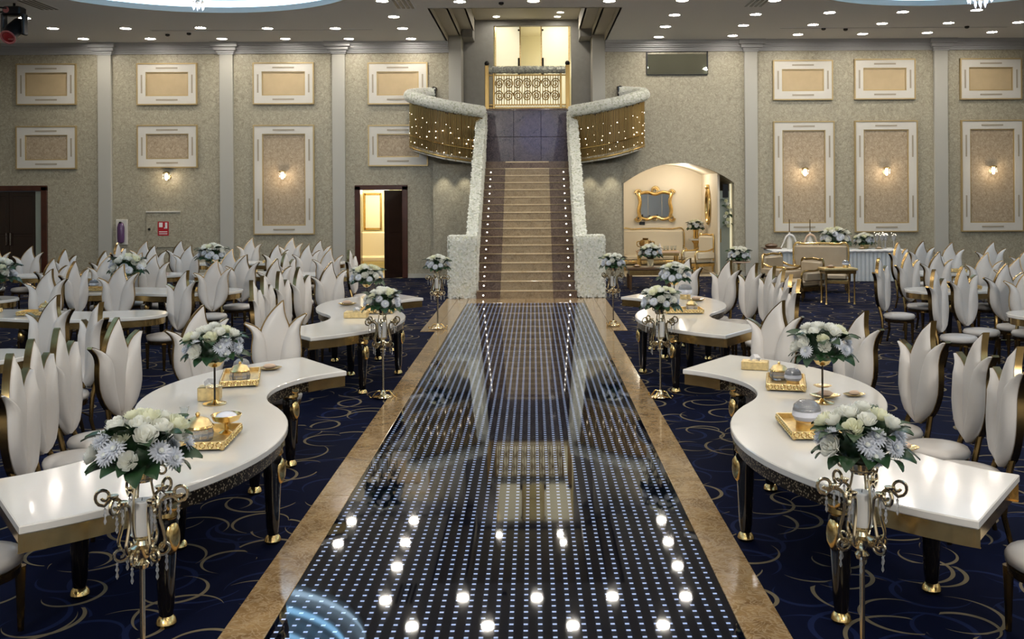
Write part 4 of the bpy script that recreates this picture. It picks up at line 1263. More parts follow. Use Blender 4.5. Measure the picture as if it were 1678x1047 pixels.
grp = {
 'L1': (base + 'at the S-table farthest from stairs, dark door side', [(458, 495, 16), (330, 505, 36), (192, 523, 72), (97, 546, 96), (54, 562, 97), (20, 583, 100)]),
 'R1': (base + 'at the S-table farthest from stairs, alcove side', [(1276, 501, -44), (1413, 511, -66), (1522, 528, -76), (1607, 547, -90), (1663, 570, -98)]),
 'L2': (base + 'at the S-table nearer the stairs, dark door side', [(543, 432, 34), (490, 439, 76), (458, 446, 88), (433, 455, 94), (414, 461, 98), (573, 410, 86)]),
 'R2': (base + 'at the S-table nearer the stairs, alcove side', [(1128, 424, -34), (1193, 429, -52), (1236, 432, -68), (1265, 437, -80), (1280, 444, -90), (1292, 451, -95), (1305, 459, -98)]),
 'LA': (base + 'behind the third and fourth side rows', [(90, 485, -18), (160, 497, -46), (82, 442, 2), (200, 434, 8), (303, 446, -30)]),
 'LB': (base + 'behind the second side row', [(87, 425, 60), (122, 428, 72), (179, 422, 20), (230, 415, 10), (254, 421, 30), (352, 423, 14), (402, 418, 0), (-4, 406, 20)]),
 'LC': (base + 'in the rear side rows', [(50, 406, 10), (106, 409, 70), (172, 412, 60), (193, 399, 85), (239, 396, 10), (251, 405, 45), (296, 395, 40), (312, 404, 4), (379, 409, 10), (455, 403, 40), (504, 406, 30), (541, 408, 20), (468, 415, 75), (453, 425, 40)]),
 'LD': (base + 'in the row against the end wall', [(412, 391, 8), (478, 391, 16), (525, 394, 26)]),
 'RA': (base + 'at the third row from the buffet wall', [(1532, 443, 48), (1578, 437, 30), (1648, 437, 2), (1690, 441, -20)]),
 'RB': (base + 'at the second row before the buffet', [(1441, 424, 52), (1487, 418, 30), (1537, 416, 4), (1616, 416, -14), (1668, 420, -20)]),
 'RC': (base + 'in the row past the buffet', [(1471, 399, 36), (1511, 398, 6), (1559, 398, -6), (1627, 397, -10), (1688, 401, -14)]),
}
CHAIRS = []
for k, (lab, tips) in grp.items():
    for (a, b, f) in tips:
        CHAIRS.append(chair_tip(a, b, f, lab, lab.replace(base, 'tulip chairs ')))
# find every chair the free place nearest to where it is seen: backs clear of tabletops, seats clear of table legs and of each other
def in_poly(p, poly):
    c = False; n = len(poly); k = n - 1
    for i in range(n):
        (xi, yi), (xk, yk) = poly[i], poly[k]
        if (yi > p[1]) != (yk > p[1]) and p[0] < (xk - xi) * (p[1] - yi) / (yk - yi) + xi: c = not c
        k = i
    return c
def seg_dist(p, a, b):
    dx, dy = b[0] - a[0], b[1] - a[1]; L2 = dx * dx + dy * dy
    t = 0 if L2 == 0 else max(0, min(1, ((p[0] - a[0]) * dx + (p[1] - a[1]) * dy) / L2))
    return math.hypot(p[0] - a[0] - t * dx, p[1] - a[1] - t * dy)
def poly_clear(p, poly):
    """distance outside the polygon, negative inside"""
    d = min(seg_dist(p, poly[i - 1], poly[i]) for i in range(len(poly)))
    return -d if in_poly(p, poly) else d
FOOT = []           # (outline, leg centres, centre)
def foot_of(cl, hw_, legs, caps, place):
    o_ = [place(x, y) for (x, y) in center_outline(cl, hw_, caps)]
    lg = []; m = len(cl)
    for (u, sd, ins) in legs:
        k = int(u * (m - 1)); tt = (cl[min(k + 1, m - 1)] - cl[max(k - 1, 0)]).normalized()
        p = cl[k] + Vector((tt.y, -tt.x)) * (hw_ - ins) * sd
        lg.append(place(p.x, p.y))
    xs = [q[0] for q in o_]; ys = [q[1] for q in o_]
    FOOT.append((o_, lg, (min(xs) - .5, max(xs) + .5, min(ys) - .5, max(ys) + .5)))
for (cx_, cy_, m_) in ((-2.42, 7.27, 1), (-2.42, 13.55, 1), (2.07, 7.27, -1), (2.07, 13.55, -1)):
    foot_of(SL if m_ > 0 else mirrorx(SL), .49, SLEGS if m_ > 0 else SLEGS_M, False, lambda x, y: (cx_ + x, cy_ + y))
for ti, (tx, ty, _l2, rz) in enumerate(TB):
    sg = -1 if rz else 1; kx = TSX.get(ti, 1.0)
    foot_of(wavy(2.7, .16), .46, RL, True, lambda x, y: (tx + sg * x * kx, ty + sg * y))
# places where every back clears the tabletops and every seat clears table legs and neighbours, in the order the chairs are set out
SPOTS = [
    (-2.518, 9.564), (-3.091, 9.196), (-3.38, 8.369), (-3.538, 7.827), (-3.437, 7.23), (-3.234, 6.575),
    (2.2, 9.431), (2.679, 8.673), (2.977, 8.004), (3.102, 7.404), (3.041, 6.776), (-3.079, 15.142),
    (-3.186, 14.228), (-3.253, 13.509), (-3.266, 12.8), (-3.213, 12.141), (-3.266, 18.755), (2.333, 15.674),
    (2.828, 15.197), (3.065, 14.651), (3.175, 14.088), (3.116, 13.364), (3.041, 12.697), (2.958, 12.005),
    (-5.278, 10.268), (-4.585, 9.621), (-7.093, 13.985), (-6.403, 14.907), (-5.101, 13.61), (-7.994, 16.508),
    (-7.215, 15.759), (-7.583, 17.277), (-7.325, 17.933), (-6.728, 17.337), (-5.219, 15.853), (-5.2, 17.209),
    (-11.46, 20.711), (-10.731, 20.587), (-9.109, 19.35), (-8.062, 18.689), (-9.077, 21.9), (-9.033, 22.503),
    (-7.954, 20.657), (-8.159, 22.745), (-7.373, 20.625), (-5.955, 18.99), (-5.388, 20.858), (-4.724, 20.666),
    (-3.962, 19.016), (-4.3, 17.836), (-4.141, 16.032), (-7.002, 23.994), (-5.94, 23.922), (-4.914, 22.591),
    (5.629, 13.048), (6.205, 13.624), (6.909, 14.071), (6.841, 13.452), (5.723, 15.41), (6.611, 16.718),
    (7.118, 16.933), (7.73, 16.637), (7.616, 15.385), (7.701, 20.017), (8.339, 20.679), (8.616, 20.027),
    (9.532, 20.185), (9.433, 18.541)]
for c, (x, y) in zip(CHAIRS, SPOTS): c.location = (x, y, 0)
# two chairs at the near table ends, mostly outside the frame
for (x, y, f, lab) in ((-3.06, 5.25, 84, base + 'tucked under the near S-table end, dark door side'), (2.80, 5.18, -84, base + 'tucked under the near S-table end, alcove side')):
    c = copy_tree(CH0, None, CKM); c.location = (x, y, 0); c.rotation_euler = (0, 0, R(f)); c['label'] = lab; c['group'] = 'chairs at the near table ends'

# ================================================================== FLOWERS
def petal_strip(mb, a, r0, r1, z0, z1, wd, curl=.0, seg=3):
    u = Vector((math.cos(a), math.sin(a), 0)); v = Vector((-math.sin(a), math.cos(a), 0))
    k = len(mb.v)
    for i in range(seg + 1):
        t = i / seg
        p = u * (r0 + (r1 - r0) * t) + Vector((0, 0, z0 + (z1 - z0) * t + curl * math.sin(t * PI)))
        w_ = wd * (0.45 + math.sin(PI * min(1, t * .8 + .12)) * .55) * (1 if i < seg else .45)
        mb.v += [tuple(p - v * w_ / 2), tuple(p + v * w_ / 2)]
    for i in range(seg):
        mb.f.append((k + 2 * i, k + 2 * i + 1, k + 2 * i + 3, k + 2 * i + 2))
def mum():
    mb = MB()
    for (n, r1, z1, a0) in ((18, .048, .006, 0), (16, .044, .020, .2), (13, .034, .032, .1), (8, .020, .040, .3)):
        for i in range(n): petal_strip(mb, 2 * PI * i / n + a0, .006, r1, .008, z1, .0135, .004, 2)
    return mb.mesh('blossom', 'petal_blue', smooth=False, fix=False)
def rose(mat):
    mb = MB()
    for (n, r, h, a0, op) in ((6, .033, .032, 0, .004), (5, .029, .040, .5, .002), (5, .022, .043, .2, .002), (4, .014, .046, .9, .0), (3, .007, .047, .4, .0)):
        for i in range(n):
            a = 2 * PI * i / n + a0; sp = 2 * PI / n * .66
            k = len(mb.v); M_ = 4
            for zi, t in enumerate((0, .35, .7, 1.0)):
                rr = r * (.45 + .75 * math.sin(t * PI * .55)) + op * t * t
                for j in range(M_ + 1):
                    aa = a + sp * (j / M_ - .5) * 1.25 * (1 if t < .99 else .8)
                    mb.v.append((rr * math.cos(aa), rr * math.sin(aa), h * t - (abs(j / M_ - .5) * .012 if t > .8 else 0)))
            for zi in range(3):
                for j in range(M_):
                    b = k + zi * (M_ + 1) + j
                    mb.f.append((b, b + 1, b + M_ + 2, b + M_ + 1))
    return mb.mesh('blossom', mat, smooth=True, angle=80, fix=False)
def leafmesh(mat, L=.14, wd=.085):
    mb = MB(); n = 6
    for i in range(n + 1):
        t = i / n; w_ = wd * math.sin(PI * (t * .92 + .05)) ** .8
        z = .05 * math.sin(t * PI * .8) - .02 * t
        for s in (-1, 0, 1): mb.v.append((L * t, s * w_ / 2, z + (.008 if s else 0)))
    for i in range(n):
        for j in range(2):
            a = 3 * i + j; mb.f.append((a, a + 1, a + 4, a + 3))
    return mb.mesh('leaf', mat, smooth=True, angle=60, fix=False)
M_MUM, M_ROSE, M_ROSEC = mum(), rose('petal_white'), rose('petal_cream')
M_LEAF, M_LEAF2 = leafmesh('leaf_green'), leafmesh('leaf_light', .11, .03)
M_HEART = MB().ball(.012, (0, 0, .02), 8, rings=4).mesh('heart', 'flower_heart')
def orient(nv, roll): return (Vector(nv).to_track_quat('Z', 'Y').to_matrix() @ Matrix.Rotation(roll, 3, 'Z')).to_euler()
def make_bouquet(seed, rad=.19, nf=27, nl=34):
    e = empty('bouquet', (0, 0, 0), label='x', cat='flowers', group='x')
    rg = random.Random(seed)
    MB().ball(rad * .62, (0, 0, rad * .55), 10, 1, 1, .8, 6).build('greenery_core', 'leaf_green', e)
    gold = PI * (3 - math.sqrt(5))
    for i in range(nf):
        u = (i + .5) / nf
        zz = 1 - u * 1.05
        rr = math.sqrt(max(0, 1 - zz * zz)); a = i * gold + rg.uniform(-.25, .25)
        nv = Vector((rr * math.cos(a), rr * math.sin(a), zz))
        p = Vector((nv.x * rad, nv.y * rad, rad * .55 + nv.z * rad * .8)) * rg.uniform(.92, 1.06)
        q = (nv + Vector((0, 0, .35))).normalized()
        if u < .45: kind = rg.choice((M_ROSE, M_ROSEC, M_ROSE))
        else: kind = rg.choice((M_MUM, M_MUM, M_ROSE, M_MUM))
        sc_ = rg.uniform(.95, 1.2) * (1.12 if kind is not M_MUM else 1.0)
        o = link(kind, 'blossom', e, p, orient(q, rg.random() * 6), sc_)
        if kind is M_MUM: link(M_HEART, 'heart', o)
    for i in range(nl):
        a = i * gold + 1.0; low = i % 2 == 0
        el = rg.uniform(-.45, .0) if low else rg.uniform(.0, .8)
        p = Vector((math.cos(a) * rad * (.55 if low else .6), math.sin(a) * rad * (.55 if low else .6), rad * (.30 if low else .75)))
        o = link(M_LEAF if (low or i % 4) else M_LEAF2, 'leaf', e, p, None, rg.uniform(.9, 1.25))
        o.rotation_euler = (rg.uniform(-.4, .4), -el, a)
    return e
BQ = [make_bouquet(3), make_bouquet(8), make_bouquet(12)]
BQK = [kid_map(b) for b in BQ]
bq_used = [False] * 3
def bouquet(x, y, z, k, s, rz, label, group):
    if not bq_used[k]: c = BQ[k]; bq_used[k] = True
    else: c = copy_tree(BQ[k], None, BQK[k])
    c.location = (x, y, z); c.rotation_euler = (0, 0, rz); c.scale = (s, s, s)
    c['label'] = label; c['group'] = group
    return c

# ---- gold floor candle stands with crystal drops
def spiral(c, r0, turns, a0, sgn, n=14):
    out = []
    for i in range(n):
        t = i / (n - 1); a = a0 + sgn * turns * 2 * PI * t; r = r0 * (1 - .72 * t)
        out.append((c[0] + r * math.cos(a), c[1] + r * math.sin(a)))
    return out
def make_stand():
    e = empty('candle_stand', (0, 0, 0), label='x', cat='candle stand', group='gold candle stands along the aisle')
    MB().lathe([(.0, .012), (.11, .012), (.115, .02), (.10, .03), (.04, .05), (.022, .09), (.014, .10)], 16).build('base', 'champagne', e)
    for i in range(4):
        a = PI / 2 * i + .4
        pts = [(.03, .08), (.07, .085), (.10, .05), (.13, .015), (.155, .02), (.16, .04), (.145, .048)]
        P = [(x * math.cos(a), x * math.sin(a), z) for x, z in pts]
        MB().tube(crom(P, 14), .008, 6).build('foot_scroll', 'gold', e)
    MB().tube([(0, 0, .08), (0, 0, .56)], .0135, 10).build('pole', 'champagne', e)
    MB().lathe([(.014, .545), (.03, .555), (.036, .575), (.022, .59), (.05, .62), (.058, .66), (.03, .67), (.022, .69), (.05, .71), (.055, .72)], 14).build('cup', 'champagne', e)
    prof = [(.03, .66), (.085, .64), (.11, .68), (.10, .73), (.085, .80), (.09, .88), (.14, .90), (.175, .87)]
    a1 = crom([(x, 0, z) for x, z in prof], 18)
    top = [(p.x, p.z) for p in a1] + spiral((.178, .915), .046, 1.15, -PI / 2 + .1, 1, 18)[1:]
    armm = MB().tube([(x, 0, z) for x, z in top], .0085, 6).mesh('scroll_arm', 'champagne')
    low = spiral((.100, .635), .042, 1.3, PI * .9, 1, 18)
    lowm = MB().tube([(x, 0, z) for x, z in low], .008, 6).mesh('lower_scroll', 'champagne')
    up = [(p.x, p.z) for p in crom([(.045, 0, .70), (.062, 0, .78), (.058, 0, .90), (.045, 0, .98), (.06, 0, 1.03)], 12)] + spiral((.092, 1.03), .034, 1.1, PI, -1, 16)[1:]
    upm = MB().tube([(x, 0, z) for x, z in up], .006, 6).mesh('upright', 'champagne')
    dropm = MB().lathe([(.001, -.085), (.008, -.07), (.003, -.05), (.009, -.038), (.004, -.02), (.007, -.01), (.001, .0)], 6).mesh('crystal_drop', 'crystal')
    cupm = MB().lathe([(.001, 0), (.022, .006), (.028, .02), (.018, .018)], 10).mesh('drip_cup', 'champagne')
    for i in range(6):
        a = PI / 3 * i + .2
        o = link(armm, 'scroll_arm', e, (0, 0, 0), (0, 0, a))
        link(dropm, 'crystal_drop', o, (.172, 0, .862)); link(dropm, 'crystal_drop', o, (.135, 0, .89))
        link(cupm, 'drip_cup', o, (.135, 0, .90))
        o = link(lowm, 'lower_scroll', e, (0, 0, 0), (0, 0, a + .3)); link(dropm, 'crystal_drop', o, (.115, 0, .60))
        if i % 2 == 0: link(upm, 'upright', e, (0, 0, 0), (0, 0, a))
    ring = [(.058 * math.cos(2 * PI * i / 18), .058 * math.sin(2 * PI * i / 18), 1.0) for i in range(18)]
    MB().tube(ring, .006, 6, closed=True).build('top_ring', 'champagne', e)
    MB().lathe([(.0, .985), (.055, .985), (.058, 1.0), (.075, 1.04), (.07, 1.04), (.052, 1.0)], 14).build('flower_dish', 'champagne', e)
    return e
STD = make_stand(); SKM = kid_map(STD)
CAN = MB().lathe([(.0, .72), (.047, .72), (.05, .73), (.05, .885), (.045, .89), (.01, .885)], 18)
can_me = CAN.mesh('pillar_candle', 'candle_wax')
wick_me = MB().tube([(0, 0, .885), (.002, 0, .90)], .002, 5).mesh('wick', 'black_metal')
FS = [(-1.95, 4.85, 1.0, 'farthest from the stairs, dark door side'), (1.71, 5.10, 1.0, 'farthest from the stairs, alcove side'),
      (-1.83, 11.85, 1.0, 'midway along the aisle, dark door side'), (1.57, 12.1, 1.0, 'midway along the aisle, alcove side'),
      (-1.69, 17.25, 1.0, 'closest to the stairs, dark door side'), (1.43, 17.5, 1.0, 'closest to the stairs, alcove side')]
for i, (x, y, s, lab) in enumerate(FS):
    while min(poly_clear((x, y), f_[0]) for f_ in FOOT) < .25:      # slide down the sight line until the arms clear the table
        x, y = x * (y - .03) / y, y - .03
    zf = .016 if i > 3 else 0.0
    c = STD if i == 0 else copy_tree(STD, None, SKM)
    c.location = (x, y, zf); c.rotation_euler = (0, 0, i * .7)
    c['label'] = 'gold scrolled floor candle stand, ' + lab
    q = link(can_me, 'pillar_candle', None, (x, y, zf)); tag(q, 'white pillar candle in the gold floor stand ' + lab, 'candle', 'pillar candles in the floor stands')
    link(wick_me, 'wick', q)
    bouquet(x, y, 1.01 + zf, i % 3, [1.06, 1.03, 1.0, 1.0, 1.0, 1.0][i], i * 1.3, 'white bouquet on the gold floor stand ' + lab, 'bouquets on the floor stands')

# ---- table centrepieces: stem stands with bouquets
def make_center():
    e = empty('centrepiece_stand', (0, 0, 0), label='x', cat='flower stand', group='stem stands on the S-tables')
    MB().lathe([(.0, .0), (.085, .0), (.09, .008), (.03, .02), (.012, .035)], 16).build('base', 'gold', e)
    MB().tube([(0, 0, .03), (0, 0, .29)], .008, 8).build('stem', 'black_lacquer', e)
    MB().lathe([(.008, .12), (.05, .125), (.07, .135), (.065, .135), (.01, .128)], 14).build('disc', 'gold', e)
    MB().lathe([(.008, .28), (.05, .30), (.075, .34), (.07, .34), (.045, .305), (.0, .295)], 14).build('cup', 'gold', e)
    return e
CE = make_center(); CEK = kid_map(CE)
CP = [(350, 662, 1.05, 'S-table farthest from the stairs, dark door side'), (1346, 660, 1.05, 'S-table farthest from the stairs, alcove side'), (600, 503, 1.05, 'S-table nearer the stairs, dark door side'), (1104, 500, 1.05, 'S-table nearer the stairs, alcove side')]
for i, (a, b, s, lab) in enumerate(CP):
    p = at_z(a, b, TOPZ)
    c = CE if i == 0 else copy_tree(CE, None, CEK)
    c.location = p; c['label'] = 'gold stem flower stand on the ' + lab
    bouquet(p.x, p.y, TOPZ + .30, (i + 1) % 3, s, 2 + i, 'round bouquet on the ' + lab, 'bouquets on the S-tables')

# ---- trays and small things on the near S-tables
def tray(x, y, w_, d_, rz, lab):
    e = empty('serving_tray', (x, y, TOPZ), rz, lab, 'tray', 'gold mirror trays on the S-tables')
    MB().box(-w_ / 2, w_ / 2, -d_ / 2, d_ / 2, .018, .026).build('plate', 'gold_satin', e, smooth=False)
    for s in (-1, 1):
        MB().box(-w_ / 2, w_ / 2, s * d_ / 2 - .006, s * d_ / 2 + .006, .012, .062, .003).build('rim', 'gold_satin', e, smooth=False)
        MB().box(s * w_ / 2 - .006, s * w_ / 2 + .006, -d_ / 2, d_ / 2, .012, .062, .003).build('rim', 'gold_satin', e, smooth=False)
        for s2 in (-1, 1):
            MB().ball(.016, (s * (w_ / 2 - .01), s2 * (d_ / 2 - .01), .0165), 8, rings=4).build('foot', 'gold', e)
    # pierced ornament along the rims
    me = MB().tube([(.018 * math.cos(2 * PI * i / 8), 0, .038 + .018 * math.sin(2 * PI * i / 8)) for i in range(8)], .004, 4, closed=True).mesh('ring_ornament', 'gold')
    n1 = int(w_ / .045)
    for i in range(n1):
        link(me, 'ring_ornament', e, (-w_ / 2 + (i + .5) * w_ / n1, -d_ / 2 - .007, 0))
    n2 = int(d_ / .045)
    for i in range(n2):
        for s in (-1, 1):
            link(me, 'ring_ornament', e, (s * (w_ / 2 + .007), -d_ / 2 + (i + .5) * d_ / n2, 0), (0, 0, PI / 2))
    return e
ZT = TOPZ + .026
def gold_bowl(x, y, z, s, lab, fill='pearl'):
    e = empty('pedestal_bowl', (x, y, z), 0, lab, 'bowl', 'gold pedestal bowls')
    e.scale = (s, s, s)
    MB().lathe([(.0, .0), (.04, .0), (.042, .006), (.012, .02), (.012, .05), (.03, .06), (.07, .075), (.085, .105), (.08, .107), (.06, .082), (.0, .07)], 16).build('bowl', 'gold', e)
    MB().ball(.06, (0, 0, .095), 12, 1, 1, .45, 6).build('filling', fill, e)
def crystal_jar(x, y, z, s, lab, rz=0.0):
    e = empty('crystal_jar', (x, y, z), rz, lab, 'jar', 'crystal jars on the trays')
    e.scale = (s, s, s)
    mb = MB().lathe([(.0, .0), (.06, .0), (.085, .02), (.09, .05), (.08, .085), (.055, .10), (.0, .10)], 12)
    mb.build('body', 'crystal', e, smooth=False)
    MB().lathe([(.082, .082), (.09, .09), (.082, .10)], 12).build('gold_band', 'gold', e)
    l_ = MB().lathe([(.08, .10), (.06, .13), (.02, .145), (.0, .147)], 12).build('lid', 'gold_satin', e)
    MB().ball(.014, (0, 0, .158), 8, rings=4).build('knob', 'gold', l_)
def tissue_box(x, y, z, w_, d_, h_, rz, lab, tissue=True):
    e = empty('tissue_box', (x, y, z), rz, lab, 'tissue box', 'gold tissue boxes')
    MB().box(-w_ / 2, w_ / 2, -d_ / 2, d_ / 2, 0, h_, .006).build('box', 'gold_satin', e, smooth=False)
    if tissue:
        mb = MB()
        pts = [(-.04, 0, h_ - .004), (-.05, .02, h_ + .03), (-.015, -.01, h_ + .06), (.02, .02, h_ + .055), (.05, -.01, h_ + .03), (.04, 0, h_ - .004), (0, .02, h_ + .035), (0, -.022, h_ + .03)]
        mb.add(pts, [(0, 1, 6), (1, 2, 6), (2, 3, 6), (3, 4, 6), (4, 5, 6), (0, 7, 1), (1, 7, 2), (2, 7, 3), (3, 7, 4), (4, 7, 5)])
        mb.build('tissue', 'white_sign', e)
def ball_box(x, y, z, s, lab):
    e = empty('round_candy_box', (x, y, z), 0, lab, 'candy box', 'round-topped candy boxes')
    e.scale = (s, s, s)
    MB().lathe([(.0, 0), (.06, 0), (.065, .01), (.06, .05), (.07, .06), (.0, .062)], 16).build('gold_base', 'gold_satin', e)
    MB().lathe([(.07, .06), (.085, .085), (.08, .115)], 16).lathe([(.0, .062), (.07, .06)], 16).build('body', 'pearl', e)
    MB().lathe([(.082, .115), (.075, .145), (.045, .17), (.0, .178)], 16).build('dome_lid', 'crystal', e)
def saucer(x, y, z, sx, rz, lab):
    e = empty('gold_dish', (x, y, z), rz, lab, 'dish', 'oval gold dishes')
    e.scale = (sx, sx * .72, sx)
    MB().lathe([(.0, .004), (.07, .004), (.11, .02), (.115, .024), (.105, .022), (.07, .012), (.0, .01)], 20).build('dish', 'gold', e)
    MB().ball(.05, (0, 0, .034), 10, 1.2, 1, .5, 5).build('sweets', 'peach_cloth', e)
def cup_glass(x, y, z, s, lab):
    e = empty('tea_glass', (x, y, z), 0, lab, 'glass', 'small tea glasses')
    e.scale = (s, s, s)
    MB().lathe([(.0, 0), (.03, 0), (.034, .005), (.012, .012)], 12).build('saucer', 'gold', e)
    MB().lathe([(.015, .012), (.024, .03), (.02, .055), (.028, .085), (.025, .085), (.017, .055), (.02, .03), (.0, .016)], 12).build('glass', 'thin_glass', e)
def on(px, py): return at_z(px, py, TOPZ)
LAB1, LAB2 = 'far from the stairs, dark door side', 'far from the stairs, alcove side'
tray(-2.14, 6.42, .31, .50, R(4), 'gold pierced tray with crystal jar on the S-table ' + LAB1)
crystal_jar(-2.17, 6.30, ZT, 1.15, 'faceted crystal jar with gold lid on the pierced tray beside the candle stand')
gold_bowl(-2.06, 6.54, ZT, 1.2, 'gold pedestal bowl of white sweets on the pierced tray, dark door side')
cup_glass(-2.25, 6.52, ZT, 1.0, 'small tea glass behind the crystal jar on the pierced tray')
p = on(342, 655); tissue_box(p.x, p.y, TOPZ, .17, .12, .11, R(8), 'gold tissue box beside the stem stand, dark door side')
p = on(393, 624); tray(p.x, p.y, .30, .62, R(14), 'long gold tray with crystal bowl behind the stem stand, dark door side')
p = on(393, 624); q = Matrix.Rotation(R(14), 2) @ Vector((0, -.15)); crystal_jar(p.x + q.x, p.y + q.y, ZT, 1.0, 'clear crystal jar on the long gold tray, dark door side')
p = on(393, 624); q = Matrix.Rotation(R(14), 2) @ Vector((0, .12)); ball_box(p.x + q.x, p.y + q.y, ZT, .85, 'pearl candy box on the long gold tray, dark door side')
p = on(440, 606); saucer(p.x, p.y, TOPZ, 1.0, .3, 'oval gold dish at the far end of the S-table, dark door side')
p = on(300, 690); cup_glass(p.x, p.y, TOPZ, 1.2, 'small tea glass standing alone on the S-table, dark door side')
tray(1.86, 6.62, .32, .54, R(-3), 'gold pierced tray with round candy box on the S-table ' + LAB2)
ball_box(1.83, 6.55, ZT, 1.15, 'round candy box with clear domed lid on the pierced tray, alcove side')
cup_glass(1.93, 6.78, ZT, 1.0, 'small tea glass on the pierced tray beside the domed candy box')
p = on(1236, 605); tissue_box(p.x, p.y, TOPZ, .24, .13, .08, R(-18), 'long gold tissue box at the far end of the S-table, alcove side')
p = on(1286, 632); tray(p.x, p.y, .30, .52, R(-14), 'long gold tray with pearl candy box behind the stem stand, alcove side')
p = on(1286, 632); q = Matrix.Rotation(R(-14), 2) @ Vector((.055, -.14)); ball_box(p.x + q.x, p.y + q.y, ZT, .85, 'pearl candy box on the long gold tray, alcove side')
p = on(1286, 632); q = Matrix.Rotation(R(-14), 2) @ Vector((-.055, .12)); crystal_jar(p.x + q.x, p.y + q.y, ZT, .9, 'clear crystal jar on the long gold tray, alcove side')
p = on(1350, 652); saucer(p.x, p.y, TOPZ, 1.05, 0, 'oval gold dish of sweets at the foot of the stem stand')
p = on(1398, 649); saucer(p.x, p.y, TOPZ, .8, .2, 'smaller oval gold dish beside the dish of sweets')
p = on(1478, 738); saucer(p.x, p.y, TOPZ, .9, .2, 'oval gold dish behind the floor stand bouquet, alcove side')
# mid tables
p = on(583, 520); tissue_box(p.x, p.y, TOPZ, .30, .20, .08, 0, 'gold tissue box on the S-table nearer the stairs, dark door side')
p = on(618, 512); tray(p.x, p.y, .45, .35, 0, 'gold tray on the S-table nearer the stairs, dark door side')
p = on(612, 508); ball_box(p.x, p.y, ZT, .9, 'pearl candy box on the S-table nearer the stairs, dark door side')
p = on(568, 500); saucer(p.x, p.y, TOPZ, 1.2, 0, 'oval gold dish on the S-table nearer the stairs, dark door side')
p = on(1118, 512); tray(p.x, p.y, .50, .34, 0, 'gold tray on the S-table nearer the stairs, alcove side')
p = on(1118, 512); ball_box(p.x - .12, p.y, ZT, .85, 'pearl candy box on the S-table nearer the stairs, alcove side')
p = on(1118, 512); crystal_jar(p.x + .12, p.y, ZT, .9, 'crystal jar on the S-table nearer the stairs, alcove side')
p = on(1122, 490); ball_box(p.x, p.y, TOPZ, 1.3, 'large round candy box at the bend of the S-table nearer the stairs')
p = on(1140, 493); saucer(p.x, p.y, TOPZ, 1.2, 0, 'oval gold dish at the bend of the S-table nearer the stairs')
# side tables
for i, (tx, ty, lab, rz) in enumerate(TB):
    for k, dx in enumerate((-.8, .1, .95)):
        if (i + k) % 4 == 3: continue
        if i == 2 and k == 0: dx = -1.16      # leaves room for the flower bowl
        x = tx + dx * TSX.get(i, 1.0); yy = ty + .16 * math.sin(2 * PI * (dx / 2.7 + .5)) - .05
        e = tray(x, yy, .46, .28, 0, 'gold tray of sweets on a round-ended side table')
        e['group'] = 'gold trays on the side tables'
        if k % 2 == 0: ball_box(x - .1, yy, ZT, .95, 'pearl candy box on a tray of a round-ended side table')
        else: crystal_jar(x + .1, yy, ZT, 1.0, 'crystal jar on a tray of a round-ended side table')
def vase_low(x, y, lab, s=1.25, k=0):
    e = empty('flower_bowl', (x, y, TOPZ), 0, 'clear footed glass bowl ' + lab, 'bowl', 'glass flower bowls')
    MB().lathe([(.0, 0), (.09, 0), (.02, .03), (.02, .10), (.10, .16), (.14, .26), (.13, .26), (.09, .17), (.0, .12)], 14).build('glass', 'thin_glass', e)
    MB().lathe([(.132, .255), (.146, .26), (.14, .272)], 14, caps=False).build('gold_rim', 'gold', e)
    bouquet(x, y, TOPZ + .22, k, s, x, 'low white flower mound ' + lab, 'flower mounds on the side tables')
vase_low(-6.95, 16.72, 'on the second side row', 1.35, 0)
vase_low(-6.62, 20.12, 'in the rear side row by the fire cabinet', 1.35, 1)
vase_low(-8.45, 15.35, 'beside the second side row near the double door', 1.45, 2)

# ================================================================== ARCHED ALCOVE
AY0, AY1 = YB + T - .01, 31.0
ax0, ax1 = AR[0] - .12, 5.36
al = MB().box(ax0 - .15, AR[1] + .2, AY1, AY1 + .1, 0, 4.0).box(ax0 - .1, ax0, AY0, AY1, 0, 4.0).box(ax1, ax1 + .06, AY0 + .05, AY1, 0, 4.0).box(AR[1], AR[1] + .1, AY0, AY1, 0, 4.0)
tag(al.build('wall_alcove', 'cream_wall', smooth=False), 'warm cream walls of the arched alcove', kind='structure')
vs = []; fs = []
arc = poly[:n + 1] if False else [(cx, 0)]
arc = []
acx = (AR[0] + AR[1]) / 2; ahw = (AR[1] - AR[0]) / 2; arise = AR[3] - AR[2]
for i in range(21):
    a = PI - PI * i / 20
    arc.append((acx + (ahw + .02) * math.cos(a), AR[2] + (arise + .02) * (1 - math.cos(a) ** 2)))
mb = MB()
for (x, z) in arc: mb.v += [(x, AY0, z), (x, AY1, z), (x, AY1, 4.0), (x, AY0, 4.0)]
for i in range(20):
    for k in range(4):
        q = (k + 1) % 4; mb.f.append((4*i+k, 4*i+q, 4*i+4+q, 4*i+4+k))
tag(mb.build('ceiling_alcove', 'cream_wall'), 'shallow vault of the arched alcove', kind='structure')
tag(MB().box(ax0, AR[1] + .1, YB, AY1, -.03, .006).build('floor_alcove', 'cream_floor', smooth=False), kind='structure')
for (x, y, en) in ((3.3, 29.6, 20), (4.6, 29.9, 28)):
    lp = bpy.data.lights.new('alcove_lamp', 'POINT'); lp.energy = en; lp.color = (1, .91, .76); lp.shadow_soft_size = .12
    lo = bpy.data.objects.new('alcove_lamp', lp); C.objects.link(lo); lo.location = (x, y, 2.85)
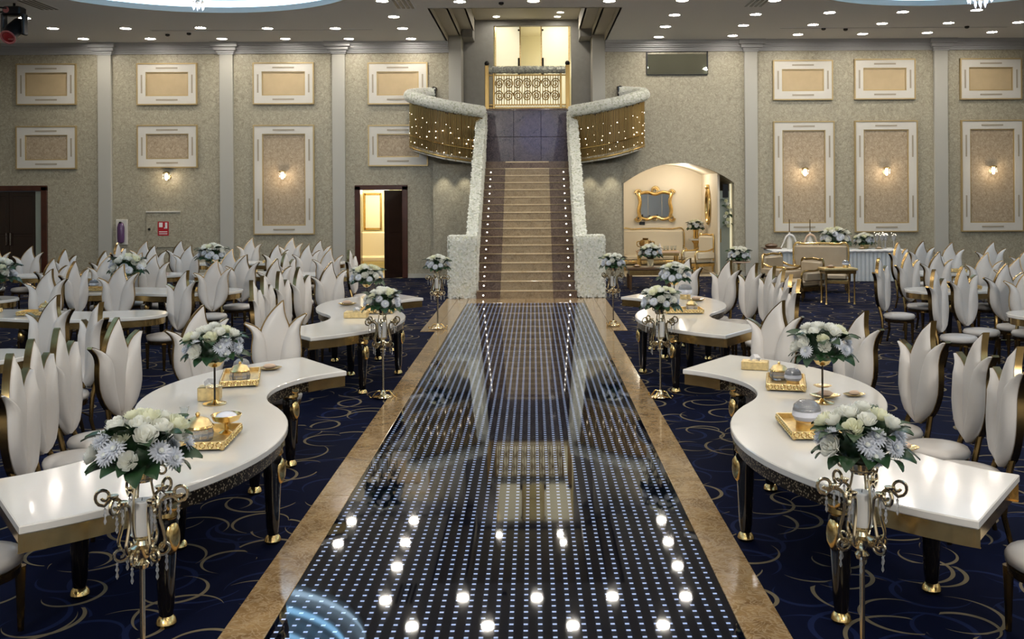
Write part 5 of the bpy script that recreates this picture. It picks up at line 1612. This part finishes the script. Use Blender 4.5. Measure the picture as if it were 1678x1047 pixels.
# glass leaf beside the alcove wall
e = empty('glass_leaf', ((ax1 + AR[1]) / 2, AY0 + .12, 0), label='grey green glass leaf with bright edge beside the alcove', cat='glass door')
hw = (AR[1] - ax1) / 2 - .04
MB().box(-hw, hw, -.012, .012, .02, 2.45).build('pane', 'smoked_glass', e, smooth=False)
MB().box(hw - .015, hw + .03, -.04, .04, .3, 2.65).build('bright_edge', 'frosted_lit', e, smooth=False)  # edge brightness comes from emission in its material
MB().box(hw - .22, hw - .06, -.06, -.012, 2.25, 2.65, .01).build('speaker_box', 'black_metal', e, smooth=False)
MB().tube([(-hw + .05, -.05, .95), (-hw + .05, -.05, 1.35)], .015, 6).build('handle', 'gold', e)
# flowers hanging on the glass leaf
p = at_y(1195, 330, AY0 + .02)
e = empty('hanging_flowers', (p.x - .05, AY0 + .06, p.z - .34), label='trailing white flowers and leaves hung on the glass leaf', cat='flowers')
rg = random.Random(4)
for i in range(9):
    link(M_ROSE if i % 2 else M_ROSEC, 'blossom', e, (rg.uniform(-.10, .12), -.04, .35 - i * .09), orient((0, -1, .3), i), 1.3)
    link(M_LEAF, 'leaf', e, (rg.uniform(-.1, .1), -.03, .33 - i * .09), (rg.uniform(-1, 1), rg.uniform(-.5, 1), rg.uniform(2.6, 6)), 1.1)
# rococo mirror
p = at_y(1073, 337, AY1 - .02)
e = empty('rococo_mirror', (p.x, AY1, p.z), label='wide gold rococo mirror with scalloped frame on the alcove wall', cat='mirror')
MB().box(-.44, .44, -.05, -.03, -.34, .36).build('glass', 'mirror', e, smooth=False)
for s in (-1, 1):
    MB().tube(crom([(s * .46, -.05, -.40), (s * .52, -.06, -.15), (s * .47, -.06, .12), (s * .53, -.06, .40)], 14), .055, 8).build('side_moulding', 'gold', e)
    MB().tube(crom([(-.48, -.05, s * .38), (-.25, -.06, s * .43), (0, -.06, s * .36), (.25, -.06, s * .43), (.48, -.05, s * .38)], 20), .05, 8).build('edge_moulding', 'gold', e)
me = MB().tube([(x, 0, z) for x, z in spiral((0, 0), .11, 1.5, 0, 1, 20)], [.035 - .001 * i for i in range(20)], 6).mesh('corner_scroll', 'gold')
for (sx, sz) in ((-1, -1), (1, -1), (-1, 1), (1, 1)):
    o = link(me, 'corner_scroll', e, (sx * .52, -.07, sz * .40)); o.scale = (sx, 1, sz)
o = link(me, 'crest', e, (0, -.07, .48)); o.scale = (1.1, 1, 1.2)
o = link(me, 'crest', e, (0.0, -.07, -.42)); o.scale = (1, 1, .6)
for s in (-1, 1):
    MB().box(s * .22 - .006, s * .22 + .006, -.056, -.05, -.34, .36).build('glazing_bar', 'slot_grey', e, smooth=False)
# oval mirror on the side wall of the alcove
p = at_y(1152, 338, 29.8)
e = empty('oval_mirror', (ax1, 29.7, p.z), R(-90), 'tall oval gold mirror on the alcove side wall', 'mirror')
o_ = [(.30 * math.cos(2 * PI * i / 28), -.03, .52 * math.sin(2 * PI * i / 28)) for i in range(28)]
MB().tube(o_, .05, 8, closed=True).build('frame', 'gold', e)
MB().add(o_, [tuple(range(28))]).build('glass', 'mirror', e, smooth=False)
MB().ball(.09, (0, -.04, .58), 10).build('crest', 'gold', e)
p = at_y(1052, 366, AY1 - .02)
tag(MB().box(p.x - .09, p.x + .09, AY1 - .02, AY1, p.z - .05, p.z + .05, .01).build('wall_switch', 'black_metal', smooth=False), 'small dark wall switch below the rococo mirror', 'switch')
# cream sofa in the alcove
def settee(name, loc, rz, w_, hb, lab, cat, mat='cream_fabric', group=None, trim='gold'):
    e = empty(name, loc, rz, lab, cat, group)
    h = w_ / 2
    MB().box(-h, h, .18, .34, .30, hb, .04).build('backrest', mat, e)
    MB().tube(crom([(-h, .24, .38), (-h, .25, hb), (-h * .6, .25, hb + .03), (0, .25, hb + .05), (h * .6, .25, hb + .03), (h, .25, hb), (h, .24, .38)], 30), .026, 6).build('back_trim', trim, e)
    MB().box(-h + .05, h - .05, -.40, .22, .30, .47, .05).build('seat_cushion', mat, e)
    MB().box(-h, h, -.40, .30, .22, .31, .01).build('seat_rail', trim, e, smooth=False)
    for s in (-1, 1):
        a = MB().box(s * h - .06, s * h + .06, -.36, .26, .44, .64, .03).build('arm', mat, e)
        MB().tube(crom([(s * h, -.40, .30), (s * h, -.44, .48), (s * h, -.38, .66), (s * h, 0, .67), (s * h, .25, .74)], 18), .024, 6).build('arm_trim', trim, a)
        for y in (-.36, .26):
            MB().lathe([(.018, 0), (.03, .23)], 8, (s * (h - .05), y, 0)).build('leg', trim, e)
    return e
settee('alcove_sofa', (3.75, 30.45, .006), 0, 1.95, 1.22, 'long cream sofa with gold trim below the rococo mirror', 'sofa')
settee('alcove_armchair', (4.95, 28.95, .006), R(-60), .62, 1.10, 'cream armchair with gold trim under the oval mirror', 'armchair')
# low gold table with tea things in the alcove
p = at_y(1092, 413, 29.3)
e = empty('tea_table', (p.x - .28, 29.25, .006), label='gold legged tea table with peach top in the alcove', cat='table')
MB().box(-.62, .62, -.32, .32, .60, .66, .012).build('top', 'peach_cloth', e)
MB().box(-.60, .60, -.30, .30, .52, .60).build('apron', 'gold', e, smooth=False)
for sx in (-.55, .55):
    for sy in (-.26, .26): MB().lathe([(.02, 0), (.035, .30), (.03, .53)], 8, (sx, sy, 0)).build('leg', 'gold', e)
tx, ty, tz = p.x - .28, 29.25, .666
e = empty('gold_urn', (tx - .36, ty, tz), label='round gold urn on the alcove tea table', cat='urn')
MB().lathe([(.0, 0), (.08, 0), (.05, .04), (.14, .10), (.20, .21), (.16, .31), (.08, .35), (.10, .38), (.0, .38)], 18).build('body', 'bronze', e)
for s in (-1, 1): MB().tube(crom([(s * .17, 0, .28), (s * .26, 0, .26), (s * .24, 0, .14), (s * .17, 0, .13)], 10), .016, 6).build('handle', 'gold', e)
e = empty('folded_napkin', (tx + .05, ty - .1, tz), label='white napkin folded to a cone on the alcove tea table', cat='napkin')
MB().lathe([(.085, 0), (.05, .12), (.0, .24)], 8).build('cone', 'white_sign', e, smooth=False)
MB().lathe([(.09, 0.0), (.092, .012), (.085, .014)], 12, caps=False).build('hem', 'white_trim', e)
for i in range(4):
    cup_glass(tx + .2 + .11 * i, ty - .05 + .1 * (i % 2), tz, 1.7, 'small tea glass on the alcove tea table')
# pedestal with gold vase
e = empty('console_pedestal', (5.02, 30.1, .006), label='slim gold pedestal with marble top in the alcove', cat='pedestal')
MB().box(-.20, .20, -.16, .16, .92, .97, .01).build('top', 'white_trim', e, smooth=False)
MB().lathe([(.14, 0), (.15, .04), (.06, .12), (.05, .5), (.07, .82), (.15, .92)], 12).build('column', 'gold', e)
e = empty('gold_vase', (5.02, 30.1, .976), label='gold vase of white blossoms on the alcove pedestal', cat='vase')
MB().lathe([(.0, 0), (.07, 0), (.085, .05), (.075, .20), (.095, .28), (.085, .28), (.0, .1)], 14).build('vase', 'gold', e)
bouquet(5.02, 30.1, 1.22, 0, 1.15, .4, 'loose white blossoms in the gold vase of the alcove', 'flowers near the alcove')
# brown table before the alcove, with flowers
p = at_z(1062, 437, .55)
e = empty('brown_table', (p.x, p.y, 0), label='low brown wooden table standing before the arched alcove', cat='table')
MB().box(-.55, .55, -.35, .35, .49, .55, .012).build('top', 'brown_wood', e)
MB().box(-.50, .50, -.30, .30, .36, .49).build('apron', 'bronze', e, smooth=False)
for sx in (-.48, .48):
    for sy in (-.28, .28): MB().lathe([(.03, 0), (.045, .36)], 8, (sx, sy, 0)).build('leg', 'brown_wood', e)
tb = p
def glass_cylinder(x, y, z, h, lab):
    e = empty('glass_vase', (x, y, z), 0, lab, 'vase', 'clear glass vases')
    MB().lathe([(.0, 0), (.08, 0), (.085, .02), (.085, h), (.078, h), (.078, .03), (.0, .02)], 16).build('glass', 'thin_glass', e)
    MB().lathe([(.083, h - .01), (.092, h), (.084, h + .008)], 16, caps=False).build('rim', 'champagne', e)
glass_cylinder(tb.x + .05, tb.y, .55, .20, 'clear glass vase on the brown table before the alcove')
bouquet(tb.x + .05, tb.y, .73, 1, 1.3, 1.0, 'white flower mound on the brown table before the alcove', 'flowers near the alcove')
saucer(tb.x - .3, tb.y - .1, .55, 1.1, 0, 'oval gold dish on the brown table before the alcove')
# small round table with flowers by the alcove pilaster
p = at_y(1210, 428, 25.8)
e = empty('round_table', (p.x, p.y, 0), label='small round table with peach cloth beside the alcove pilaster', cat='table')
MB().lathe([(.0, .55), (.30, .55), (.31, .565), (.30, .58), (.0, .58)], 20).build('top', 'peach_cloth', e)
MB().lathe([(.20, 0), (.21, .03), (.04, .06), (.035, .5), (.12, .55)], 12).build('pedestal', 'gold', e)
bouquet(p.x, p.y, .57, 2, 1.35, 0, 'white flower mound on the round peach table by the alcove pilaster', 'flowers near the alcove')

# ================================================================== SEATING AND BUFFET AT THE RIGHT
settee('tan_settee', (6.95, 23.55, 0), R(-14), 1.25, 1.10, 'tan leather settee with gold trim in front of the buffet', 'settee', 'tan_leather')
settee('tan_armchair', (5.80, 22.85, 0), R(38), .70, .90, 'tan armchair with gold arms next to the tan settee', 'armchair', 'tan_leather', 'tan armchairs')
settee('tan_armchair', (6.05, 21.75, 0), R(-58), .62, .86, 'tan armchair with its curved dark side toward the gold side table', 'armchair', 'tan_leather', 'tan armchairs', 'bronze')
pa = at_z(1364, 441, .77)
e = empty('gold_side_table', (6.55, 21.0, 0), label='square gold side table with slim turned legs before the tan settee', cat='table')
MB().box(-.36, .36, -.24, .24, .72, .77, .01).build('top', 'gold_satin', e, smooth=False)
MB().box(-.33, .33, -.21, .21, .65, .72).build('apron', 'bronze', e, smooth=False)
for sx in (-.30, .30):
    for sy in (-.18, .18): MB().lathe([(.028, 0), (.016, .06), (.02, .5), (.028, .66)], 10, (sx, sy, 0)).build('leg', 'gold', e)
ball_box(6.72, 21.0, .77, .9, 'pearl candy box on the square gold side table')
saucer(6.40, 21.0, .77, 1.0, 0, 'oval gold dish on the square gold side table')
# buffet
bxa, bxb, by0, by1, bz = 6.35, 9.85, 26.0, 26.85, .86
e = empty('buffet_table', ((bxa + bxb) / 2, by0, 0), label='long buffet table with white pleated skirt against the end wall', cat='table')
h = (bxb - bxa) / 2
MB().box(-h - .02, h + .02, -.02, by1 - by0, bz - .03, bz, .01).build('cloth_top', 'table_linen', e)
MB().box(-h + .03, h - .03, .05, by1 - by0 - .03, .02, bz - .03).build('frame', 'table_linen', e, smooth=False)
npl = 32; pw = 2 * h / npl
vs = []; fs = []
for i in range(7):
    t_ = i / 6; x = pw * (t_ - .5); y = -.045 * math.sin(PI * t_) ** 1.5 + .02
    vs += [(x, y * .6, bz - .03), (x, y, .015)]
for i in range(6): fs.append((2*i, 2*i+1, 2*i+3, 2*i+2))
me = MB().add(vs, fs).mesh('pleat', 'table_linen', fix=False)
for i in range(npl): link(me, 'pleat', e, (-h + (i + .5) * pw, 0, 0))
for s in (-1, 1):
    for i in range(8): link(me, 'pleat', e, (s * h, (i + .5) * (by1 - by0) / 8, 0), (0, 0, s * PI / 2), ((by1 - by0) / 8 / pw, 1, 1))
MB().tube([(-h + .1 * i, -.035 - .012 * (i % 2), bz - .03 - .015 * (i % 2)) for i in range(int(2 * h / .1) + 1)], .03, 6).build('swag', 'white_sign', e)
bouquet(8.18, 26.40, bz + .06, 0, 1.75, .5, 'tall white flower mound on the buffet beside the round one', 'buffet flowers')
bouquet(8.97, 26.42, bz + .05, 1, 1.25, 1.5, 'rounder cream flower mound on the buffet', 'buffet flowers')
for (x, y, r_, lab) in ((8.18, 26.40, .17, 'low gold pot under the tall buffet flower mound'), (8.97, 26.42, .13, 'low gold pot under the rounder buffet flower mound')):
    g = empty('flower_pot', (x, y, bz), 0, lab, 'pot', 'low gold pots on the buffet')
    MB().lathe([(.0, 0), (r_ * .7, 0), (r_ * .8, .03), (r_, .11), (r_ * .93, .11), (r_ * .7, .04), (.0, .03)], 16).build('pot', 'gold_satin', g)
    MB().lathe([(r_ * .96, .105), (r_ * 1.05, .112), (r_ * .97, .12)], 16, caps=False).build('rim', 'gold', g)
for i, (x, y) in enumerate(((9.42, 26.36), (9.38, 26.64), (9.55, 26.45), (9.62, 26.70), (9.74, 26.36))):
    g = empty('crystal_goblet', (x, y, bz), 0, 'tall crystal goblet standing on the buffet end', 'goblet', 'crystal goblets on the buffet')
    MB().lathe([(.0, 0), (.05, 0), (.01, .02), (.01, .18), (.05, .24), (.06, .36), (.054, .36), (.044, .25), (.0, .2)], 12).build('goblet', 'crystal', g)
    for k in range(5):
        link(me_f, 'bead', g, (.06 * math.cos(k * 1.26), .06 * math.sin(k * 1.26), .36 + .03 * (k % 3)))
        bpy.data.objects[C.objects[-1].name].scale = (.5, .5, .5)
for i, (x, lab) in enumerate(((6.92, 'slender wrapped bottle with ribbon tails on the buffet behind the settee'), (7.475, 'wrapped bottle with peach ribbon on the buffet near the flowers'))):
    g = empty('wrapped_bottle', (x, 26.35, bz), 0, lab, 'bottle', 'wrapped bottles on the buffet')
    MB().lathe([(.0, 0), (.07, 0), (.075, .05), (.07, .24), (.03, .34), (.025, .46), (.0, .46)], 12).build('bottle', 'white_trim', g)
    MB().tube([(0, 0, .44), (0, 0, .80)], .012, 6).build('rod', 'bronze', g)
    for s in (-1, 1):
        MB().tube(crom([(0, -.03, .40), (s * .10, -.06, .34), (s * .17, -.05, .18), (s * .24, -.05, .04)], 12), [.03 - .0015 * q for q in range(12)], 6).build('ribbon', 'peach_cloth' if i else 'white_sign', g)
e = empty('wooden_tray', (6.50, 26.63, bz), label='brown wooden serving tray with a dark loaf at the buffet end', cat='tray')
MB().box(-.24, .24, -.18, .18, 0, .03, .006).build('board', 'brown_wood', e)
MB().ball(.14, (0, 0, .08), 12, 1.3, .8, .5).build('loaf', 'brown_wood', e)
for i in range(4):
    saucer(7.9 + .45 * i, 26.12, bz, 1.0, 0, 'oval gold dish at the front edge of the buffet')
